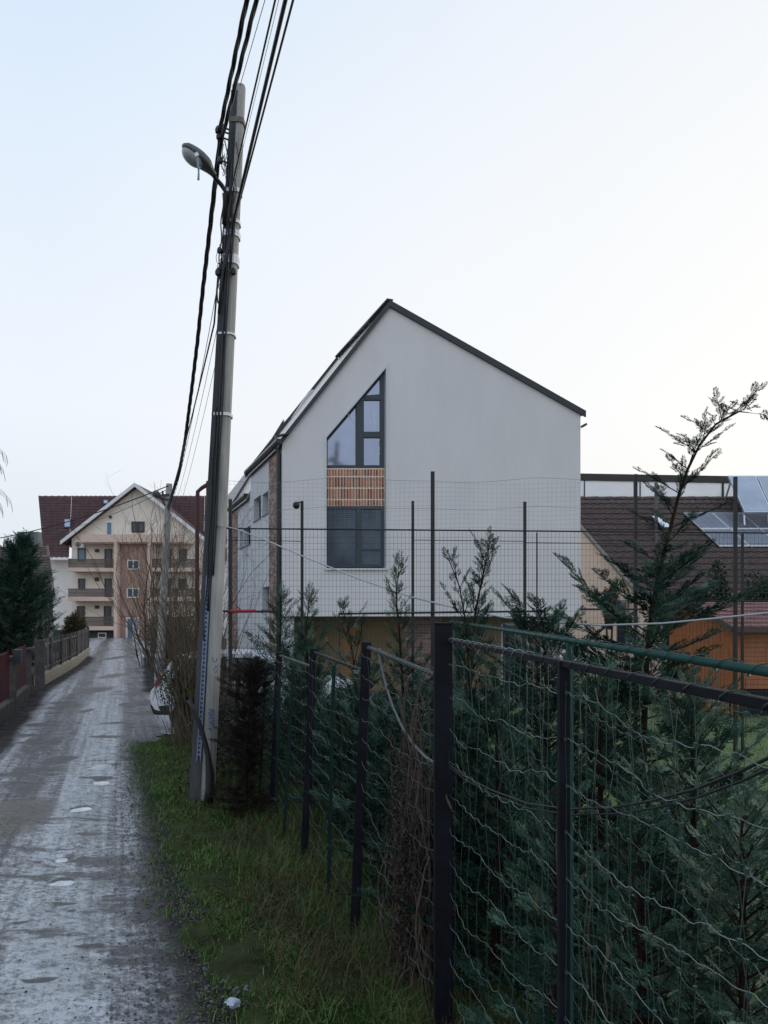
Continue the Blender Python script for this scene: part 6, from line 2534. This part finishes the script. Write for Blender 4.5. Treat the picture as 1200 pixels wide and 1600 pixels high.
def leaves(name, C, R_, n, size, m, seed, parent=None, shell=.5, rot=None, tri=False):
    """a crown of small bent leaves spread through a lumpy volume"""
    rg = np.random.default_rng(seed)
    P = []
    lumps = [(np.array([rg.normal(0, .45), rg.normal(0, .45), rg.normal(0, .45)]), rg.uniform(.45, .75)) for _ in range(9)] + [(np.zeros(3), .8)]
    wts = np.array([r ** 2 for _, r in lumps])
    idx = rg.choice(len(lumps), n, p=wts / wts.sum())
    d = rg.normal(0, 1, (n, 3))
    d /= np.linalg.norm(d, axis=1)[:, None]
    rr = rg.uniform(shell, 1, n) ** .5
    cen = np.array([l[0] for l in lumps])[idx]
    rad = np.array([l[1] for l in lumps])[idx]
    P = (cen + d * (rad * rr)[:, None]) * np.array(R_)[None] + np.array(C)[None]
    a = rg.normal(0, 1, (n, 3))
    a /= np.linalg.norm(a, axis=1)[:, None]
    b = np.cross(a, d + rg.normal(0, .5, (n, 3)))
    b /= (np.linalg.norm(b, axis=1)[:, None] + 1e-6)
    s = size * rg.uniform(.6, 1.4, n)[:, None]
    nn = np.cross(a, b)
    V = np.stack([P - a * s, P + b * s * .45 + nn * s * .12, P + a * s, P - b * s * .45 + nn * s * .12], axis=1).reshape(-1, 3)
    base = (np.arange(n) * 4)[:, None]
    F = np.concatenate([base + np.array([[0, 1, 2]]), base + np.array([[0, 2, 3]])])
    keep = np.repeat(V.reshape(n, 4, 3)[:, :, 2].min(axis=1) > -.05, 1)
    fk = np.concatenate([keep, keep])
    return npmesh(name, V, F[fk], m, parent, tint=np.repeat(rg.uniform(0, 1, n), 4), kind='stuff')


vn = thing('dried_vine', (-.02, 4.45, 0), 'dried leafless vine with stringy stems hanging on the fence bay left of the corner post', 'vine')
w = MB()
rg_ = random.Random(3)
for k in range(70):
    t = rg_.random()
    y = lerp(4.05, 4.75, t)
    x = FX(y) + rg_.uniform(.0, .14)
    top = rg_.uniform(1.0, 1.95) if abs(t - .45) < .3 else rg_.uniform(.4, 1.2)
    pts = []
    for j in range(14):
        z = top * (1 - j / 13)
        pts.append((x + .035 * math.sin(z * 7 + k) + rg_.uniform(-.012, .012), y + .03 * math.cos(z * 5 + k * 2), z))
    w.tube(pts, [rg_.uniform(.002, .006)] * 14, 4, cap=False)
w.build('stems', M_vine, vn, fix=False)
leaves('dry_leaves', (FX(4.4) + .08, 4.4, .95), (.17, .32, .95), 9000, .012, M_dryleaf, 5, vn, shell=.0)
M_straw = mat('straw_stalk', (.055, .045, .032), .85, spec=.1, color2=(.12, .10, .07), scale=20)
# hanging dead stalks and curled leaves in front on the right bay
dst = thing('dry_stalks', (.6, 2.2, 0), 'dry straw coloured stalks and curled leaves caught in the right hand fence', 'dead stalks')
for x, y0, y1, Y in ((872, 1010, 1600, 2.25), (923, 1300, 1600, 2.3), (915, 1330, 1600, 2.2), (945, 1460, 1600, 2.1), (668, 1600, 1460, 4.0)):
    pts = [at(x + 3 * math.sin(k * .9) + rg_.uniform(-1, 1), lerp(y0, y1, k / 10), Y) for k in range(11)]
    w = MB()
    w.tube(pts, .0014, 4, cap=False)
    w.build('stalk', M_straw, dst, fix=False)
for cx, cy, Y in ((845, 1385, 2.3), (943, 1470, 2.1), (702, 1240, 3.7)):
    c = at(cx, cy, Y)
    w = MB()
    vs, fs = [], []
    for i in range(8):
        t = i / 7
        wd = .0055 * math.sin(math.pi * t) ** .7 + .0008
        x = c.x + .015 * math.sin(t * 3 + cx)
        vs += [(x - wd, c.y, c.z - .09 * t), (x + wd, c.y + .006, c.z - .09 * t)]
    for i in range(7):
        fs.append((2 * i, 2 * i + 1, 2 * i + 3, 2 * i + 2))
    w.add(vs, fs)
    w.build('curled_leaf', M_straw, dst, fix=False)

# ------------------------------------------------------------------ bare shrubs
M_twig = mat('bare_twig', (0.065, 0.048, 0.030), .85, color2=(0.125, 0.095, 0.058), scale=6)
M_twigd = mat('dark_twig', (0.030, 0.024, 0.020), .85, color2=(0.065, 0.052, 0.042), scale=6)


def shrub(label, foot, n, h, spread, rad, seed, m=M_twig, sub=7, subl=.45, depth=2, name='bare_shrub', lean=(0, 0), group='bare shrubs by the lane', cat='bare shrub', lowr=.05, curve=.35):
    rg = random.Random(seed)
    root = thing(name, tuple(foot), label, cat, group)
    st, tw_ = MB(), MB()

    def grow(mb, p, d, L, r, lvl, target):
        n_ = max(3, int(L / .22))
        pts, rad_ = [p.copy()], [r]
        cur, dd = p.copy(), d.copy()
        for k in range(n_):
            dd = (dd + Vector((rg.gauss(0, .10), rg.gauss(0, .10), rg.gauss(.03, .06)))).normalized()
            cur = cur + dd * (L / n_)
            pts.append(cur.copy())
            rad_.append(max(.0018, r * (1 - (k + 1) / n_ * .85)))
        mb.tube(pts, rad_, 5 if lvl == 0 else 3, cap=False)
        if lvl < target:
            ns = sub if lvl == 0 else max(2, sub // 2)
            for k in range(ns):
                t = rg.uniform(.25, .95)
                q = min(n_ - 1, int(t * n_))
                a = rg.uniform(0, 6.28)
                sd = Vector((math.cos(a), math.sin(a), rg.uniform(-.1, .9))).normalized()
                d2 = (dd * .6 + sd * .8).normalized()
                grow(tw_, pts[q], d2, L * subl * rg.uniform(.5, 1.1) * (1.1 - t * .5), max(.002, rad_[q] * .5), lvl + 1, target)
    for i in range(n):
        a = rg.uniform(0, 6.28)
        rr = rg.uniform(0, 1) ** .6
        p = Vector(foot) + Vector((math.cos(a) * rr * lowr * spread * 3, math.sin(a) * rr * lowr * spread * 3, 0))
        d = Vector((math.cos(a) * rr * spread + lean[0], math.sin(a) * rr * spread + lean[1], 1)).normalized()
        grow(st, p, d, h * rg.uniform(.6, 1.05), rad * rg.uniform(.5, 1.1), 0, depth)
    st.build('stems', m, root, fix=False)
    if tw_.v:
        tw_.build('twigs', m, root, fix=False)['kind'] = 'stuff'
    return root


shrub('tall dense bundle of bare yellow brown rods just left of the tall pole', G(306, 0, 12.4), 34, 4.4, .12, .013, 1, sub=7, subl=.20, lowr=.7, lean=(-.02, 0))
shrub('bare brown shrub with many upright stems in front of the white car', G(304, 0, 13.0), 24, 3.9, .14, .015, 2, sub=9, subl=.22, lowr=.35)
shrub('thick dark twisted stems leaning over the rear of the white car', G(284, 0, 13.2), 3, 2.2, .16, .045, 3, m=M_twigd, sub=8, subl=.35, lowr=.2, lean=(.02, 0))
shrub('wide bare shrub with arching branches around the far pole', G(278, 0, 20.5), 20, 5.7, .50, .020, 4, m=M_twig, sub=8, subl=.42, lowr=.3)
shrub('bare young tree with fine branches before the salmon balconies', G(256, 0, 27), 8, 6.8, .55, .035, 5, m=M_twigd, sub=10, subl=.45, lowr=.2, name='bare_tree', cat='bare tree')
shrub('low tangle of bare stems right behind the foot of the tall pole', G(345, 0, 11.6), 24, 2.2, .30, .010, 6, m=M_twig, sub=7, subl=.4, lowr=.8)
shrub('brown tangled thicket at the right side of the far lane', G(240, 0, 31), 26, 3.2, .30, .02, 7, m=M_twigd, sub=9, subl=.35, lowr=1.0)
shrub('bare tall sprouts in front of the far red roof', G(318, 0, 15.5), 16, 4.8, .16, .012, 8, m=M_twig, sub=6, subl=.3, lowr=.8)
shrub('tall bare yellowish rods between the far pole and the dense bundle', G(288, 0, 13.6), 26, 4.2, .15, .012, 41, m=M_twig, sub=7, subl=.20, lowr=.7)
# ivy and dry weeds low round those stems
iv = leaves('ivy_patch', (G(310, 0, 12.7).x, 12.7, .6), (.45, .4, .7), 4200, .03, leafmat('dull_ivy', [(.012, .018, .010), (.028, .034, .018), (.07, .06, .035)], .6, 2), 21, None, shell=.0)
tag(iv, kind='stuff')
iv = leaves('weed_patch', (G(372, 0, 10.6).x, 10.6, .3), (.5, 1.4, .6), 4200, .03, _mats['dull_ivy'], 22, None, shell=.0)
tag(iv, kind='stuff')
# bank of dark undergrowth along the right side of the lane beyond the car
iv = leaves('undergrowth', (pw(27, RIGHT) + 1.15, 27, .5), (.5, .8, .8), 4000, .06, leafmat('brown_under', [(.015, .013, .010), (.035, .028, .02), (.07, .055, .038)], .8, 1.2), 23, None, shell=.0)
tag(iv, kind='stuff')
for k, y in enumerate((30, 34, 38)):
    iv = leaves('undergrowth', (pw(y, RIGHT) + 1.2, y, .7), (.6, 1.0, 1.1), 3500, .07, _mats['brown_under'], 24 + k, None, shell=.0)
    tag(iv, kind='stuff')
shrub('dense brown thicket hiding the middle of the white car', G(326, 0, 13.7), 48, 2.3, .16, .010, 31, m=M_twig, sub=7, subl=.32, lowr=1.2)
shrub('dark twiggy thicket beside the rear of the white car', G(312, 0, 13.9), 34, 2.0, .14, .010, 32, m=M_twigd, sub=10, subl=.3, lowr=.9)

# hanging birch twigs entering at the left edge
w = MB()
rg_ = random.Random(12)
for y0, y1, x1 in ((700, 712, 9), (712, 735, 5), (765, 783, 17), (770, 792, 3)):
    for k in range(3):
        pts = []
        for j in range(8):
            t = j / 7
            pts.append(at(-30 + (x1 + 30) * t + rg_.uniform(-1, 1), y0 - 8 * math.sin(t * 3) + (y1 - y0) * t * t + k * 3, 9.0))
        w.tube(pts, [.0035 * (1 - j / 9) + .001 for j in range(8)], 3, cap=False)
        for j in (4, 6, 7):
            p = pts[j]
            w.tube([p, p + Vector((.01, 0, -.05)), p + Vector((.02, 0, -.10))], .0022, 3, cap=False)
trunk_pts = [(-6.1, 9.0, 0), (-6.0, 9.0, 2), (-5.8, 9.0, 4), (-5.3, 9.0, 4.6), at(-30, 700, 9.0)]
w.tube(trunk_pts, [.09, .07, .04, .015, .004], 6)
w.tube([(-5.85, 9.0, 3.6), (-5.3, 9.0, 3.95), at(-30, 765, 9.0)], [.02, .01, .004], 5)
tag(w.build('bare_birch', M_twigd, None, fix=False), 'bare birch whose hanging twigs reach in at the left picture edge', 'bare tree')

# ------------------------------------------------------------------ conifer and shrubs on the left
cypress('large dark conifer behind the gate pillars on the left', [G(20, 0, 24.5), at(26, 950, 24.5), at(36, 846, 24.5)], .16, 210, 1.75, lambda f: (1 - f) ** .72 + .06, FR_LO, .75, 60, group=None, elev=(-4, 50), density=.12, clip=behind_fence, name='conifer', cat='conifer')
cypress('dark conifer cut by the left picture edge', [G(-25, 0, 25.5), at(-20, 880, 25.5)], .14, 90, 2.0, lambda f: (1 - f) ** .7 + .05, FR_LO, .85, 61, group=None, elev=(-4, 50), density=.17, clip=behind_fence, name='conifer', cat='conifer')
cypress('smaller dark conifer leaning over the slat fence', [G(60, 0, 28), at(66, 918, 28)], .10, 80, 1.0, lambda f: (1 - f) ** .6 + .08, FR_LO, .7, 62, group=None, elev=(0, 50), density=.14, clip=behind_fence, name='conifer', cat='conifer')


def bush(name, label, cat, C, R_, n, size, m, seed, stems=5, group=None):
    root = thing(name, (C[0], C[1], 0), label, cat, group)
    w = MB()
    rg = random.Random(seed)
    for k in range(stems):
        a = rg.uniform(0, 6.28)
        w.tube([(C[0] + .05 * math.cos(a), C[1] + .05 * math.sin(a), -.05), (C[0] + R_[0] * .3 * math.cos(a), C[1] + R_[1] * .3 * math.sin(a), C[2] * .6), (C[0] + R_[0] * .6 * math.cos(a), C[1] + R_[1] * .6 * math.sin(a), C[2] + R_[2] * .3)], [.03, .02, .006], 5)
    w.build('stems', M_twigd, root)
    leaves('leaves', C, R_, n, size, m, seed, root, shell=.25)
    return root


M_beech = leafmat('rusty_beech_leaf', [(.04, .022, .014), (.085, .045, .025), (.14, .08, .04)], .7, 1.5)
M_ball = leafmat('olive_thuja', [(.025, .026, .014), (.06, .055, .028), (.13, .10, .05)], .7, .8)
M_hedge = leafmat('dark_hedge_leaf', [(.006, .016, .008), (.014, .03, .014), (.03, .055, .024), (.07, .075, .03)], .6, .9)
bush('round_bush', 'round olive brown thuja rising behind the end of the slat fence', 'bush', (at(117, 0, 38).x, 38, 1.5), (.62, .62, .72), 5200, .06, M_ball, 71)
bush('beech_bush', 'rusty brown leafed bush against the peach wall', 'bush', (at(952, 0, 18.5).x, 18.5, 2.35), (.20, .26, .62), 5000, .035, M_beech, 72)
for k in range(7):
    x = at(1065, 0, 19.2).x + k * .75
    bush('hedge_shrub', ['dark hedge shrub at the left end of the hedge behind the shed', 'dark hedge shrub second from the left behind the shed roof', 'dark hedge shrub third from the left behind the shed roof', 'dark hedge shrub behind the shed near the right picture edge', 'dark hedge shrub cut by the right picture edge', 'dark hedge shrub just outside the right picture edge', 'dark hedge shrub at the far right end of the hedge'][k], 'hedge shrub', (x, 19.2 + .1 * math.sin(k * 2), 1.75 + .06 * math.sin(k * 1.7)), (.62, .5, 1.35), 9000, .05, M_hedge, 80 + k, group='hedge shrubs behind the shed')
M_tuft = leafmat('tuft_green', [(.03, .04, .015), (.06, .065, .03), (.10, .085, .045)], .7, 3)
